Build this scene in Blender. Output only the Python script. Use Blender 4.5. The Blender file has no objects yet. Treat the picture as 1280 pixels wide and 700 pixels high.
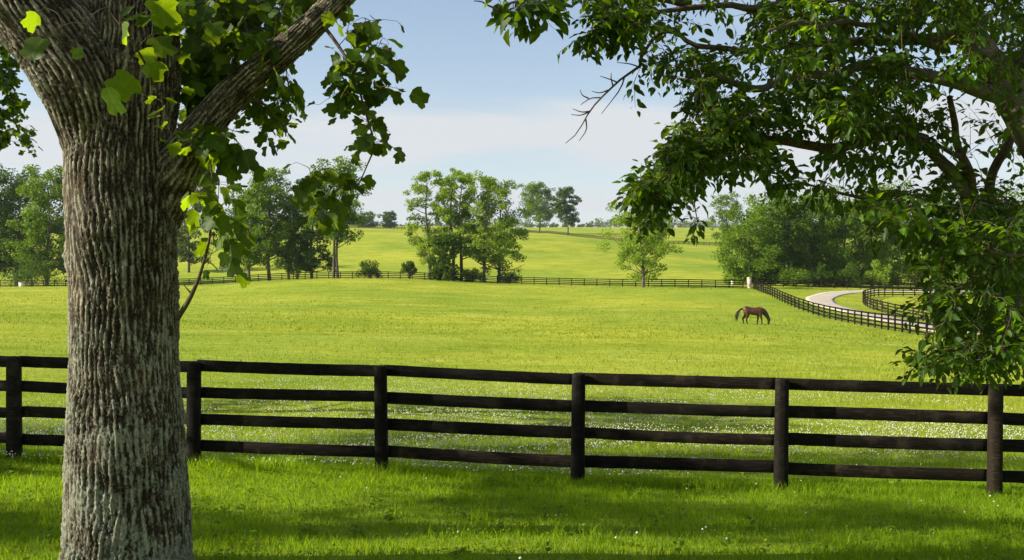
import bpy, math, random
import numpy as np
from mathutils import Vector, Matrix

# ---------------------------------------------------------------- scene, camera, sky, sun, exposure
scene = bpy.context.scene
scene.render.engine = 'CYCLES'
scene.cycles.use_denoising = True
scene.cycles.max_bounces = 8
scene.cycles.diffuse_bounces = 3
scene.cycles.transmission_bounces = 5
scene.cycles.volume_bounces = 0
scene.cycles.caustics_reflective = False
scene.cycles.caustics_refractive = False
scene.view_settings.view_transform = 'Standard'
scene.view_settings.look = 'None'
scene.view_settings.gamma = 1.0
scene.view_settings.use_curve_mapping = False
scene.view_settings.exposure = 1.12

F = 35.0 / 36.0 * 1280.0          # focal length in photo pixels
EYE = 1.65
CX, CY = 640.0, 350.0

cam_data = bpy.data.cameras.new('camera')
cam_data.lens = 35.0
cam_data.sensor_width = 36.0
cam_data.clip_end = 9000.0
cam_data.clip_start = 0.05
cam = bpy.data.objects.new('camera', cam_data)
cam.location = (0, 0, EYE)
cam.rotation_euler = (math.radians(90), 0, 0)
scene.collection.objects.link(cam)
scene.camera = cam

SUN_EL = math.radians(27)
SUN_AZ = math.radians(-100)       # clockwise from +Y: to the left and a little behind the camera
TO_SUN = Vector((math.sin(SUN_AZ) * math.cos(SUN_EL), math.cos(SUN_AZ) * math.cos(SUN_EL), math.sin(SUN_EL)))

world = bpy.data.worlds.new('World')
scene.world = world
world.use_nodes = True
wn, wl = world.node_tree.nodes, world.node_tree.links
wn.clear()
w_out = wn.new('ShaderNodeOutputWorld')
w_bg = wn.new('ShaderNodeBackground')
w_bg.inputs['Strength'].default_value = 0.078
w_sky = wn.new('ShaderNodeTexSky')
w_sky.sky_type = 'NISHITA'
w_sky.sun_disc = False
w_sky.sun_elevation = SUN_EL
w_sky.sun_rotation = SUN_AZ
w_sky.air_density = 1.0
w_sky.dust_density = 0.6
w_sky.ozone_density = 1.2
# thin cirrus: the view direction projected on a high flat layer
tc = wn.new('ShaderNodeTexCoord')
sep = wn.new('ShaderNodeSeparateXYZ')
wl.new(tc.outputs['Generated'], sep.inputs[0])
def wmath(op, a, b=None, clamp=False):
    n = wn.new('ShaderNodeMath'); n.operation = op; n.use_clamp = clamp
    for i, v in enumerate((a, b)):
        if v is None: continue
        if isinstance(v, (int, float)): n.inputs[i].default_value = v
        else: wl.new(v, n.inputs[i])
    return n.outputs[0]
zc = wmath('ADD', wmath('MAXIMUM', sep.outputs[2], 0.0), 0.13)
comb = wn.new('ShaderNodeCombineXYZ')
wl.new(wmath('DIVIDE', sep.outputs[0], zc), comb.inputs[0])
wl.new(wmath('DIVIDE', sep.outputs[1], zc), comb.inputs[1])
mp = wn.new('ShaderNodeMapping')
mp.inputs['Rotation'].default_value = (0, 0, math.radians(-12))
mp.inputs['Scale'].default_value = (0.42, 0.95, 1.0)
mp.inputs['Location'].default_value = (1.6, 0.4, 0)
wl.new(comb.outputs[0], mp.inputs[0])
nz = wn.new('ShaderNodeTexNoise')
nz.inputs['Scale'].default_value = 1.25
nz.inputs['Detail'].default_value = 7.0
nz.inputs['Roughness'].default_value = 0.52
nz.inputs['Distortion'].default_value = 0.5
wl.new(mp.outputs[0], nz.inputs['Vector'])
cr = wn.new('ShaderNodeMapRange')
cr.interpolation_type = 'SMOOTHERSTEP'
cr.inputs['From Min'].default_value = 0.38
cr.inputs['From Max'].default_value = 0.66
cr.inputs['To Max'].default_value = 0.85
wl.new(nz.outputs['Fac'], cr.inputs['Value'])
# a veil of thin high haze, thicker where the line of sight through it is longer
zv = wmath('ADD', wmath('MAXIMUM', sep.outputs[2], 0.0), 0.12)
veil = wmath('DIVIDE', 0.021, wmath('MULTIPLY', zv, zv), clamp=True)
fac = wmath('ADD', wmath('ADD', cr.outputs['Result'], 0.05), veil, clamp=True)
wmix = wn.new('ShaderNodeMix'); wmix.data_type = 'RGBA'
wl.new(fac, wmix.inputs[0])
wl.new(w_sky.outputs[0], wmix.inputs[6])
wmix.inputs[7].default_value = (4.28, 4.50, 4.72, 1)
wl.new(wmix.outputs[2], w_bg.inputs['Color'])
wl.new(w_bg.outputs[0], w_out.inputs['Surface'])

sun_data = bpy.data.lights.new('sun', 'SUN')
sun_data.energy = 5.0
sun_data.angle = math.radians(0.53)
sun_data.color = (1.0, 0.91, 0.76)
sun = bpy.data.objects.new('sun', sun_data)
sun.rotation_euler = TO_SUN.to_track_quat('Z', 'Y').to_euler()
sun.location = (-40, -10, 40)
scene.collection.objects.link(sun)

# ---------------------------------------------------------------- helpers
rng = np.random.default_rng(7)
random.seed(7)
COL = scene.collection

def P(px, py, Y):
    return np.array([(px - CX) / F * Y, Y, EYE + (CY - py) / F * Y])

def tag(o, label=None, cat=None, group=None, kind=None):
    if label: o['label'] = label
    if cat: o['category'] = cat
    if group: o['group'] = group
    if kind: o['kind'] = kind
    return o

def empty(name, loc=(0, 0, 0)):
    o = bpy.data.objects.new(name, None)
    o.empty_display_size = 0.2
    o.location = loc
    COL.objects.link(o)
    return o

def fast_mesh(name, verts, faces, mat=None, smooth=False, tint=None, vein=None):
    """verts (N,3); faces (M,k) array of equal-sided polygons, or a list of such arrays"""
    me = bpy.data.meshes.new(name)
    verts = np.ascontiguousarray(verts, dtype=np.float32)
    if not isinstance(faces, (list, tuple)): faces = [faces]
    faces = [np.asarray(f, dtype=np.int32) for f in faces if len(f)]
    me.vertices.add(len(verts)); me.vertices.foreach_set('co', verts.ravel())
    nl = sum(f.size for f in faces); npoly = sum(len(f) for f in faces)
    me.loops.add(nl); me.polygons.add(npoly)
    me.loops.foreach_set('vertex_index', np.concatenate([f.ravel() for f in faces]))
    tot = np.concatenate([np.full(len(f), f.shape[1], np.int32) for f in faces])
    start = np.concatenate([[0], np.cumsum(tot)[:-1]]).astype(np.int32)
    me.polygons.foreach_set('loop_start', start)
    me.polygons.foreach_set('loop_total', tot)
    if smooth: me.polygons.foreach_set('use_smooth', np.ones(npoly, dtype=bool))
    if tint is not None:
        a = me.attributes.new('tint', 'FLOAT', 'POINT')
        a.data.foreach_set('value', np.ascontiguousarray(tint, dtype=np.float32))
    if vein is not None:
        a = me.attributes.new('vein', 'FLOAT', 'POINT')
        a.data.foreach_set('value', np.ascontiguousarray(vein, dtype=np.float32))
    me.update(calc_edges=True)
    me.validate(verbose=False)
    if mat: me.materials.append(mat)
    return me

def obj(name, me, parent=None, loc=None):
    o = bpy.data.objects.new(name, me)
    COL.objects.link(o)
    if parent is not None: o.parent = parent
    if loc is not None: o.location = loc
    return o

class MB:
    """collects polygons into one mesh"""
    def __init__(self): self.v, self.q, self.t, self.n, self.ti = [], [], [], 0, []
    def add(self, v, quads=None, tris=None, tint=0.5):
        v = np.asarray(v, float)
        if quads is not None and len(quads): self.q.append(np.asarray(quads, int) + self.n)
        if tris is not None and len(tris): self.t.append(np.asarray(tris, int) + self.n)
        self.v.append(v); self.n += len(v)
        self.ti.append(np.full(len(v), tint) if np.isscalar(tint) else np.asarray(tint))
    def tube(self, pts, rad, ns=6, cap=True, tint=0.5):
        pts = np.asarray(pts, float); rad = np.asarray(rad, float); n = len(pts)
        tan = np.gradient(pts, axis=0); tan /= (np.linalg.norm(tan, axis=1)[:, None] + 1e-9)
        ref = np.array([0.0, 0, 1]) if abs(tan[0][2]) < 0.9 else np.array([1.0, 0, 0])
        u = np.cross(tan, ref); bad = np.linalg.norm(u, axis=1) < 1e-3
        if bad.any(): u[bad] = np.cross(tan[bad], [0.3, 1, 0.2])
        u /= np.linalg.norm(u, axis=1)[:, None]
        w = np.cross(tan, u)
        a = np.arange(ns) * 2 * np.pi / ns
        ring = pts[:, None, :] + rad[:, None, None] * (np.cos(a)[None, :, None] * u[:, None, :] + np.sin(a)[None, :, None] * w[:, None, :])
        v = ring.reshape(-1, 3)
        i = np.arange(n - 1)[:, None] * ns; j = np.arange(ns)[None, :]; k = (j + 1) % ns
        q = np.stack([i + j, i + k, i + ns + k, i + ns + j], -1).reshape(-1, 4)
        t = None
        if cap:
            v = np.vstack([v, pts[-1] + tan[-1] * rad[-1] * 0.5])
            b = (n - 1) * ns
            t = np.array([[b + x, b + (x + 1) % ns, n * ns] for x in range(ns)])
        self.add(v, q, t, tint)
    def box(self, c, s, rot=None):
        c = np.asarray(c, float); h = np.asarray(s, float) / 2
        v = np.array([[x, y, z] for x in (-1, 1) for y in (-1, 1) for z in (-1, 1)]) * h
        if rot is not None: v = v @ np.asarray(rot).T
        self.add(v + c, [[0, 1, 3, 2], [4, 6, 7, 5], [0, 4, 5, 1], [2, 3, 7, 6], [0, 2, 6, 4], [1, 5, 7, 3]])
    def mesh(self, name, mat, smooth=False):
        fs = []
        if self.q: fs.append(np.concatenate(self.q))
        if self.t: fs.append(np.concatenate(self.t))
        return fast_mesh(name, np.concatenate(self.v), fs, mat, smooth, np.concatenate(self.ti))

def hash3(i, j, k):
    h = (i.astype(np.int64) * 374761393 + j.astype(np.int64) * 668265263 + k.astype(np.int64) * 2147483647 + 1013904223) & 0xffffffff
    h = ((h ^ (h >> 13)) * 1274126177) & 0xffffffff
    h = ((h ^ (h >> 16)) * 2246822519) & 0xffffffff
    return ((h ^ (h >> 15)) & 0xffffff).astype(np.float64) / 0xffffff

def vnoise(p):
    """smooth value noise, -1..1, p (N,3)"""
    p = np.asarray(p, float); b = np.floor(p).astype(np.int64); f = p - b
    f = f * f * f * (f * (f * 6 - 15) + 10)
    r = 0
    for dx in (0, 1):
        wx = f[:, 0] if dx else 1 - f[:, 0]
        for dy in (0, 1):
            wy = f[:, 1] if dy else 1 - f[:, 1]
            for dz in (0, 1):
                wz = f[:, 2] if dz else 1 - f[:, 2]
                r = r + wx * wy * wz * hash3(b[:, 0] + dx, b[:, 1] + dy, b[:, 2] + dz)
    return r * 2 - 1

def smoothstep(a, b, x):
    t = np.clip((x - a) / (b - a), 0, 1); return t * t * (3 - 2 * t)

def spline(pts, n):
    """Catmull-Rom through pts (k,d), n samples evenly spread over arc length"""
    pts = np.asarray(pts, float); k = len(pts)
    if k < 3:
        t = np.linspace(0, 1, n)[:, None]; return pts[0] * (1 - t) + pts[-1] * t
    e = np.vstack([2 * pts[0] - pts[1], pts, 2 * pts[-1] - pts[-2]])
    out = []
    for i in range(k - 1):
        p0, p1, p2, p3 = e[i], e[i + 1], e[i + 2], e[i + 3]
        t = np.linspace(0, 1, 24, endpoint=(i == k - 2))[:, None]
        out.append(0.5 * (2 * p1 + (p2 - p0) * t + (2 * p0 - 5 * p1 + 4 * p2 - p3) * t ** 2 + (3 * p1 - p0 - 3 * p2 + p3) * t ** 3))
    c = np.concatenate(out)
    s = np.concatenate([[0], np.cumsum(np.linalg.norm(np.diff(c[:, :3], axis=0), axis=1))])
    q = np.linspace(0, s[-1], n)
    return np.stack([np.interp(q, s, c[:, d]) for d in range(c.shape[1])], 1)

# ---------------------------------------------------------------- materials
def newmat(name):
    m = bpy.data.materials.new(name); m.use_nodes = True
    m.node_tree.nodes.clear()
    return m, m.node_tree.nodes, m.node_tree.links

def ramp(nodes, stops):
    r = nodes.new('ShaderNodeValToRGB')
    e = r.color_ramp.elements
    while len(e) > 1: e.remove(e[-1])
    e[0].position = stops[0][0]; e[0].color = (*stops[0][1], 1)
    for p, c in stops[1:]:
        x = e.new(p); x.color = (*c, 1)
    return r

def noise(nodes, links, scale, detail=4, rough=0.55, vec=None, dist=0.0):
    n = nodes.new('ShaderNodeTexNoise')
    n.inputs['Scale'].default_value = scale; n.inputs['Detail'].default_value = detail
    n.inputs['Roughness'].default_value = rough; n.inputs['Distortion'].default_value = dist
    if vec is not None: links.new(vec, n.inputs['Vector'])
    return n

def mixc(nodes, links, fac, a, b, mode='MIX'):
    m = nodes.new('ShaderNodeMix'); m.data_type = 'RGBA'; m.blend_type = mode
    for sock, v in ((m.inputs[0], fac), (m.inputs[6], a), (m.inputs[7], b)):
        if isinstance(v, (int, float)): sock.default_value = v
        elif isinstance(v, tuple): sock.default_value = (*v, 1)
        else: links.new(v, sock)
    return m.outputs[2]

def leaf_mat(name, dark, light, trans, tfac=0.45, rough=0.5, spec=0.3, objvar=0.0, veined_lit=False):
    m, n, l = newmat(name)
    at = n.new('ShaderNodeAttribute'); at.attribute_name = 'tint'
    oi = n.new('ShaderNodeObjectInfo')
    ad = n.new('ShaderNodeMath'); ad.operation = 'MULTIPLY_ADD'
    l.new(oi.outputs['Random'], ad.inputs[0]); ad.inputs[1].default_value = objvar; l.new(at.outputs['Fac'], ad.inputs[2])
    if veined_lit:  # top tints carry a sunlit look in the colour, the rest stay dark
        r = ramp(n, [(0.0, dark), (0.72, tuple(0.6 * a + 0.4 * b for a, b in zip(dark, light))), (1.0, light)])
        r2 = ramp(n, [(0.0, tuple(c * 0.22 for c in trans)), (0.70, tuple(c * 0.50 for c in trans)), (1.0, trans)])
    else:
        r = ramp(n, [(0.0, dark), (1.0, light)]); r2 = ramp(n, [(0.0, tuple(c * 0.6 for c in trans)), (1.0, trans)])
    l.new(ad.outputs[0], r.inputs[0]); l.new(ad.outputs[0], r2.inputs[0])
    b = n.new('ShaderNodeBsdfPrincipled')
    b.inputs['Roughness'].default_value = rough
    rout, r2out = r.outputs[0], r2.outputs[0]
    if veined_lit:
        ve = n.new('ShaderNodeAttribute'); ve.attribute_name = 'vein'
        pw = n.new('ShaderNodeMath'); pw.operation = 'POWER'; l.new(ve.outputs['Fac'], pw.inputs[0]); pw.inputs[1].default_value = 9.0
        g2 = n.new('ShaderNodeTexCoord'); bl = noise(n, l, 26, 4, 0.6, g2.outputs['Object'])
        br = ramp(n, [(0.35, (0.70, 0.70, 0.62)), (0.65, (1.2, 1.15, 1.1))]); l.new(bl.outputs['Fac'], br.inputs[0])
        rout = mixc(n, l, 1.0, rout, br.outputs[0], 'MULTIPLY'); r2out = mixc(n, l, 1.0, r2out, br.outputs[0], 'MULTIPLY')
        pm_ = n.new('ShaderNodeMath'); pm_.operation = 'MULTIPLY'; l.new(pw.outputs[0], pm_.inputs[0]); pm_.inputs[1].default_value = 0.55
        rout = mixc(n, l, pm_.outputs[0], rout, (0.20, 0.26, 0.06))
    b.inputs['Specular IOR Level'].default_value = spec
    l.new(rout, b.inputs['Base Color'])
    t = n.new('ShaderNodeBsdfTranslucent'); l.new(r2out, t.inputs['Color'])
    mx = n.new('ShaderNodeMixShader'); mx.inputs[0].default_value = tfac
    l.new(b.outputs[0], mx.inputs[1]); l.new(t.outputs[0], mx.inputs[2])
    o = n.new('ShaderNodeOutputMaterial'); l.new(mx.outputs[0], o.inputs['Surface'])
    return m

def bark_mat(name, near=False, base=(0.085, 0.065, 0.045), pale=(0.2, 0.19, 0.16)):
    m, n, l = newmat(name)
    g = n.new('ShaderNodeTexCoord')
    b = n.new('ShaderNodeBsdfPrincipled')
    b.inputs['Roughness'].default_value = 0.9; b.inputs['Specular IOR Level'].default_value = 0.15
    n1 = noise(n, l, 9 if near else 3, 6, 0.65, g.outputs['Object'])
    if near:
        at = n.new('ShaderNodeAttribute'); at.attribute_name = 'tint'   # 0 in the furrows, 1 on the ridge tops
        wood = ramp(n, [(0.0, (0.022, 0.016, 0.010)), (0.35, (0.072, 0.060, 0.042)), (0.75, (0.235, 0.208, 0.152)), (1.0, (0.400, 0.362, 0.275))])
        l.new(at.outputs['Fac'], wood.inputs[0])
        rust = noise(n, l, 5.0, 5, 0.65, g.outputs['Object'])
        rr = ramp(n, [(0.56, (0, 0, 0)), (0.70, (0.5, 0.5, 0.5))]); l.new(rust.outputs['Fac'], rr.inputs[0])
        c1 = mixc(n, l, rr.outputs[0], wood.outputs[0], (0.150, 0.095, 0.040))
        # lichen: pale grey-green crust in patches on the raised bark, more of it low on the trunk
        li = noise(n, l, 3.4, 7, 0.72, g.outputs['Object'], 0.6)
        li2 = noise(n, l, 34, 4, 0.65, g.outputs['Object'])
        sp = n.new('ShaderNodeSeparateXYZ'); l.new(g.outputs['Object'], sp.inputs[0])
        hz = n.new('ShaderNodeMapRange'); hz.inputs['From Min'].default_value = 3.0; hz.inputs['From Max'].default_value = 0.4
        hz.inputs['To Min'].default_value = -0.12; hz.inputs['To Max'].default_value = 0.06
        l.new(sp.outputs[2], hz.inputs['Value'])
        s1 = n.new('ShaderNodeMath'); s1.operation = 'ADD'; l.new(li.outputs['Fac'], s1.inputs[0]); l.new(hz.outputs[0], s1.inputs[1])
        s2 = n.new('ShaderNodeMath'); s2.operation = 'MULTIPLY_ADD'; l.new(li2.outputs['Fac'], s2.inputs[0]); s2.inputs[1].default_value = 0.30; l.new(s1.outputs[0], s2.inputs[2])
        s3 = n.new('ShaderNodeMath'); s3.operation = 'MULTIPLY_ADD'; l.new(at.outputs['Fac'], s3.inputs[0]); s3.inputs[1].default_value = 0.26; l.new(s2.outputs[0], s3.inputs[2])
        lr = ramp(n, [(0.74, (0, 0, 0)), (0.89, (0.85, 0.85, 0.85))]); l.new(s3.outputs[0], lr.inputs[0])
        lcol = ramp(n, [(0.3, (0.165, 0.180, 0.130)), (0.7, (0.385, 0.40, 0.315))]); l.new(li2.outputs['Fac'], lcol.inputs[0])
        col = mixc(n, l, lr.outputs[0], c1, lcol.outputs[0])
        fm = n.new('ShaderNodeMapping'); fm.inputs['Scale'].default_value = (1, 1, 0.38); l.new(g.outputs['Object'], fm.inputs[0])
        fine = noise(n, l, 62, 7, 0.80, fm.outputs[0], 0.5)
        bp = n.new('ShaderNodeBump'); bp.inputs['Strength'].default_value = 1.0; bp.inputs['Distance'].default_value = 0.016
        l.new(fine.outputs['Fac'], bp.inputs['Height']); l.new(bp.outputs[0], b.inputs['Normal'])
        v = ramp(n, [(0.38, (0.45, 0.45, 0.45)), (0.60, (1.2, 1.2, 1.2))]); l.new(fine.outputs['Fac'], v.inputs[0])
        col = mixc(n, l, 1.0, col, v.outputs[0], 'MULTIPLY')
        l.new(col, b.inputs['Base Color'])
    else:
        r = ramp(n, [(0.3, base), (0.7, pale)]); l.new(n1.outputs['Fac'], r.inputs[0])
        l.new(r.outputs[0], b.inputs['Base Color'])
        f2 = noise(n, l, 45, 5, 0.7, g.outputs['Object'])
        bp = n.new('ShaderNodeBump'); bp.inputs['Strength'].default_value = 0.7; bp.inputs['Distance'].default_value = 0.01
        l.new(f2.outputs['Fac'], bp.inputs['Height']); l.new(bp.outputs[0], b.inputs['Normal'])
    o = n.new('ShaderNodeOutputMaterial'); l.new(b.outputs[0], o.inputs['Surface'])
    return m

def pasture_mat():
    m, n, l = newmat('pasture_grass')
    g = n.new('ShaderNodeTexCoord')
    b = n.new('ShaderNodeBsdfPrincipled'); b.inputs['Roughness'].default_value = 0.95; b.inputs['Specular IOR Level'].default_value = 0.05
    big = noise(n, l, 0.022, 4, 0.6, g.outputs['Object'])
    mp2 = n.new('ShaderNodeMapping'); mp2.inputs['Scale'].default_value = (0.7, 1.0, 1.0); l.new(g.outputs['Object'], mp2.inputs[0])
    mid = noise(n, l, 0.24, 8, 0.72, mp2.outputs[0], 0.6)
    fine = noise(n, l, 2.6, 6, 0.72, g.outputs['Object'])
    r1 = ramp(n, [(0.30, (0.145, 0.208, 0.012)), (0.45, (0.250, 0.292, 0.020)), (0.58, (0.315, 0.340, 0.034)), (0.72, (0.400, 0.392, 0.080))]); l.new(mid.outputs['Fac'], r1.inputs[0])
    r2 = ramp(n, [(0.38, (0.66, 0.82, 0.8)), (0.62, (1.14, 1.08, 1.2))]); l.new(big.outputs['Fac'], r2.inputs[0])
    r3 = ramp(n, [(0.25, (0.55, 0.64, 0.5)), (0.75, (1.30, 1.24, 1.35))]); l.new(fine.outputs['Fac'], r3.inputs[0])
    c = mixc(n, l, 1.0, r1.outputs[0], r2.outputs[0], 'MULTIPLY')
    c = mixc(n, l, 1.0, c, r3.outputs[0], 'MULTIPLY')
    # scattered darker weedy tufts
    weed = noise(n, l, 0.42, 6, 0.65, mp2.outputs[0], 0.8)
    wr = ramp(n, [(0.56, (0, 0, 0)), (0.70, (0.7, 0.7, 0.7))]); l.new(weed.outputs['Fac'], wr.inputs[0])
    c = mixc(n, l, wr.outputs[0], c, (0.120, 0.205, 0.018))
    soil = noise(n, l, 0.16, 7, 0.7, mp2.outputs[0], 1.0)
    sr = ramp(n, [(0.70, (0, 0, 0)), (0.76, (0.7, 0.7, 0.7))]); l.new(soil.outputs['Fac'], sr.inputs[0])
    c = mixc(n, l, sr.outputs[0], c, (0.34, 0.29, 0.12))
    # low mown lawn soil tone under the blades close by
    l.new(c, b.inputs['Base Color'])
    bp = n.new('ShaderNodeBump'); bp.inputs['Strength'].default_value = 0.5; bp.inputs['Distance'].default_value = 0.10
    l.new(fine.outputs['Fac'], bp.inputs['Height']); l.new(bp.outputs[0], b.inputs['Normal'])
    o = n.new('ShaderNodeOutputMaterial'); l.new(b.outputs[0], o.inputs['Surface'])
    return m

def simple_mat(name, c1, c2, scale=8, rough=0.8, spec=0.2, bump=0.3, dist=0.01, lo=0.35, hi=0.65, stretch=None):
    m, n, l = newmat(name)
    g = n.new('ShaderNodeTexCoord'); vec = g.outputs['Object']
    if stretch:
        mp = n.new('ShaderNodeMapping'); mp.inputs['Scale'].default_value = stretch; l.new(vec, mp.inputs[0]); vec = mp.outputs[0]
    b = n.new('ShaderNodeBsdfPrincipled'); b.inputs['Roughness'].default_value = rough; b.inputs['Specular IOR Level'].default_value = spec
    n1 = noise(n, l, scale, 6, 0.65, vec)
    r = ramp(n, [(lo, c1), (hi, c2)]); l.new(n1.outputs['Fac'], r.inputs[0]); l.new(r.outputs[0], b.inputs['Base Color'])
    bp = n.new('ShaderNodeBump'); bp.inputs['Strength'].default_value = bump; bp.inputs['Distance'].default_value = dist
    l.new(n1.outputs['Fac'], bp.inputs['Height']); l.new(bp.outputs[0], b.inputs['Normal'])
    o = n.new('ShaderNodeOutputMaterial'); l.new(b.outputs[0], o.inputs['Surface'])
    return m

M_PASTURE = pasture_mat()
M_ROAD = simple_mat('drive_asphalt', (0.35, 0.305, 0.250), (0.46, 0.405, 0.335), 0.7, 0.9, 0.2)
M_BLADE = leaf_mat('grass_blade', (0.034, 0.096, 0.003), (0.235, 0.360, 0.011), (0.46, 0.67, 0.008), 0.46, 0.6, 0.12)
M_FIELDBLADE = leaf_mat('pasture_blade', (0.085, 0.150, 0.009), (0.365, 0.392, 0.045), (0.44, 0.50, 0.032), 0.40, 0.7, 0.08)
M_CLOVERLEAF = leaf_mat('clover_leaf', (0.060, 0.130, 0.005), (0.185, 0.285, 0.012), (0.38, 0.54, 0.010), 0.38, 0.6, 0.12)
M_FLOWER = simple_mat('clover_flower', (0.42, 0.42, 0.33), (0.70, 0.69, 0.60), 40, 0.9, 0.1)
M_TULIP_LEAF = leaf_mat('tulip_leaf', (0.024, 0.060, 0.004), (0.070, 0.135, 0.008), (0.40, 0.60, 0.009), 0.50, 0.5, 0.20, veined_lit=True)
M_ELM_LEAF = leaf_mat('elm_leaf', (0.012, 0.040, 0.003), (0.050, 0.115, 0.006), (0.34, 0.58, 0.008), 0.48, 0.5, 0.20, veined_lit=True)
M_FAR = {
    'dark': leaf_mat('leaf_dark', (0.022, 0.056, 0.005), (0.082, 0.150, 0.012), (0.12, 0.22, 0.010), 0.32, 0.65, 0.10, 0.2),
    'mid': leaf_mat('leaf_mid', (0.038, 0.090, 0.006), (0.148, 0.240, 0.016), (0.25, 0.40, 0.013), 0.36, 0.65, 0.10, 0.2),
    'light': leaf_mat('leaf_light', (0.085, 0.160, 0.011), (0.250, 0.355, 0.032), (0.40, 0.56, 0.024), 0.40, 0.65, 0.12, 0.2),
    'grey': leaf_mat('leaf_grey', (0.045, 0.078, 0.018), (0.125, 0.170, 0.042), (0.16, 0.22, 0.03), 0.30, 0.65, 0.12, 0.2),
}
M_BARK_NEAR = bark_mat('furrowed_bark', True)
M_BARK_SMOOTH = bark_mat('smooth_bark', False, (0.050, 0.042, 0.030), (0.15, 0.13, 0.098))
M_TWIG = simple_mat('twig_bark', (0.04, 0.03, 0.022), (0.10, 0.075, 0.05), 30, 0.85)
M_BARK_FAR = simple_mat('far_bark', (0.05, 0.042, 0.033), (0.13, 0.11, 0.085), 2.0, 0.9)

def fence_mat():
    m, n, l = newmat('black_fence_paint')
    g = n.new('ShaderNodeTexCoord'); oi = n.new('ShaderNodeObjectInfo')
    sh = n.new('ShaderNodeVectorMath'); sh.operation = 'ADD'; l.new(g.outputs['Object'], sh.inputs[0])
    mu = n.new('ShaderNodeVectorMath'); mu.operation = 'SCALE'; l.new(oi.outputs['Location'], mu.inputs[0]); mu.inputs['Scale'].default_value = 3.7
    l.new(mu.outputs[0], sh.inputs[1])
    mp = n.new('ShaderNodeMapping'); mp.inputs['Scale'].default_value = (1.2, 14, 14); l.new(sh.outputs[0], mp.inputs[0])
    grain = noise(n, l, 4, 6, 0.7, mp.outputs[0])
    blot = noise(n, l, 3.5, 5, 0.65, sh.outputs[0])
    b = n.new('ShaderNodeBsdfPrincipled'); b.inputs['Roughness'].default_value = 0.75; b.inputs['Specular IOR Level'].default_value = 0.10
    r = ramp(n, [(0.3, (0.0035, 0.0032, 0.0028)), (0.52, (0.009, 0.0078, 0.006)), (0.70, (0.032, 0.026, 0.018))]); l.new(grain.outputs['Fac'], r.inputs[0])
    wr = ramp(n, [(0.54, (0, 0, 0)), (0.70, (0.8, 0.8, 0.8))]); l.new(blot.outputs['Fac'], wr.inputs[0])
    c = mixc(n, l, wr.outputs[0], r.outputs[0], (0.040, 0.032, 0.024))
    ob = ramp(n, [(0.0, (0.6, 0.6, 0.6)), (0.7, (1.0, 0.95, 0.9)), (1.0, (1.9, 1.7, 1.45))]); l.new(oi.outputs['Random'], ob.inputs[0])
    c = mixc(n, l, 1.0, c, ob.outputs[0], 'MULTIPLY')
    l.new(c, b.inputs['Base Color'])
    bp = n.new('ShaderNodeBump'); bp.inputs['Strength'].default_value = 0.5; bp.inputs['Distance'].default_value = 0.004
    l.new(grain.outputs['Fac'], bp.inputs['Height']); l.new(bp.outputs[0], b.inputs['Normal'])
    o = n.new('ShaderNodeOutputMaterial'); l.new(b.outputs[0], o.inputs['Surface'])
    return m
M_FENCE = fence_mat()

# ---------------------------------------------------------------- terrain
T_PX = np.array([-400., 0, 230, 430, 640, 960, 1280, 1700])
T_Y = np.array([13., 30, 50, 75, 110, 150, 190, 230, 300, 400, 520, 700, 1000, 1350, 1900, 4200])
T_Z = np.array([
    [-2.28, -2.40, -2.47, -2.52, -2.58, -2.67, -2.77, -2.88],
    [-2.40, -2.60, -2.75, -2.88, -3.00, -3.20, -3.40, -3.60],
    [-2.30, -2.60, -2.90, -3.10, -3.35, -3.65, -4.00, -4.30],
    [-2.20, -2.50, -2.85, -3.10, -3.40, -3.80, -4.60, -5.20],
    [-1.90, -2.20, -2.50, -2.60, -3.00, -3.90, -5.10, -5.60],
    [-1.70, -1.90, -2.10, -1.50, -2.10, -2.30, -4.00, -5.00],
    [-1.50, -1.35, -1.10, 0.25, -0.70, -1.20, -2.40, -3.00],
    [-1.30, -1.20, -0.70, 0.80, -0.20, -0.60, -1.80, -2.60],
    [3.50, 4.80, 6.30, 7.00, 6.40, 3.60, 1.20, 0.50],
    [10.0, 12.2, 15.0, 16.6, 16.6, 12.2, 8.00, 6.00],
    [18.0, 20.0, 24.0, 26.0, 24.6, 20.5, 16.0, 14.0],
    [29.0, 31.0, 35.5, 37.5, 35.0, 33.0, 29.0, 27.0],
    [46.0, 48.0, 52.0, 53.5, 51.0, 50.0, 47.0, 45.0],
    [66.0, 68.0, 71.0, 71.5, 70.0, 69.0, 66.0, 64.0],
    [70.0, 70.0, 70.0, 70.0, 70.0, 70.0, 68.0, 66.0],
    [40.0, 40.0, 40.0, 40.0, 40.0, 40.0, 40.0, 40.0]])
_tl = np.log(T_Y + 10)

def cubic_axis(xs, q):
    """Catmull-Rom weights on a non-uniform grid (finite-difference tangents): indices and Hermite weights"""
    i = np.clip(np.searchsorted(xs, q) - 1, 0, len(xs) - 2)
    h = xs[i + 1] - xs[i]; t = np.clip((q - xs[i]) / h, 0, 1)
    return i, h, t

def hermite(vals, xs, q):
    """vals (len(xs), N...) already gathered: evaluate along axis 0 for scalar series; vals is (len(xs), N)"""
    d = np.gradient(vals, xs, axis=0)
    i, h, t = cubic_axis(xs, q)
    c = np.arange(vals.shape[1])
    a, b, da, db = vals[i, c], vals[i + 1, c], d[i, c] * h, d[i + 1, c] * h
    return a * (2*t**3 - 3*t**2 + 1) + da * (t**3 - 2*t**2 + t) + b * (-2*t**3 + 3*t**2) + db * (t**3 - t**2)

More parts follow.
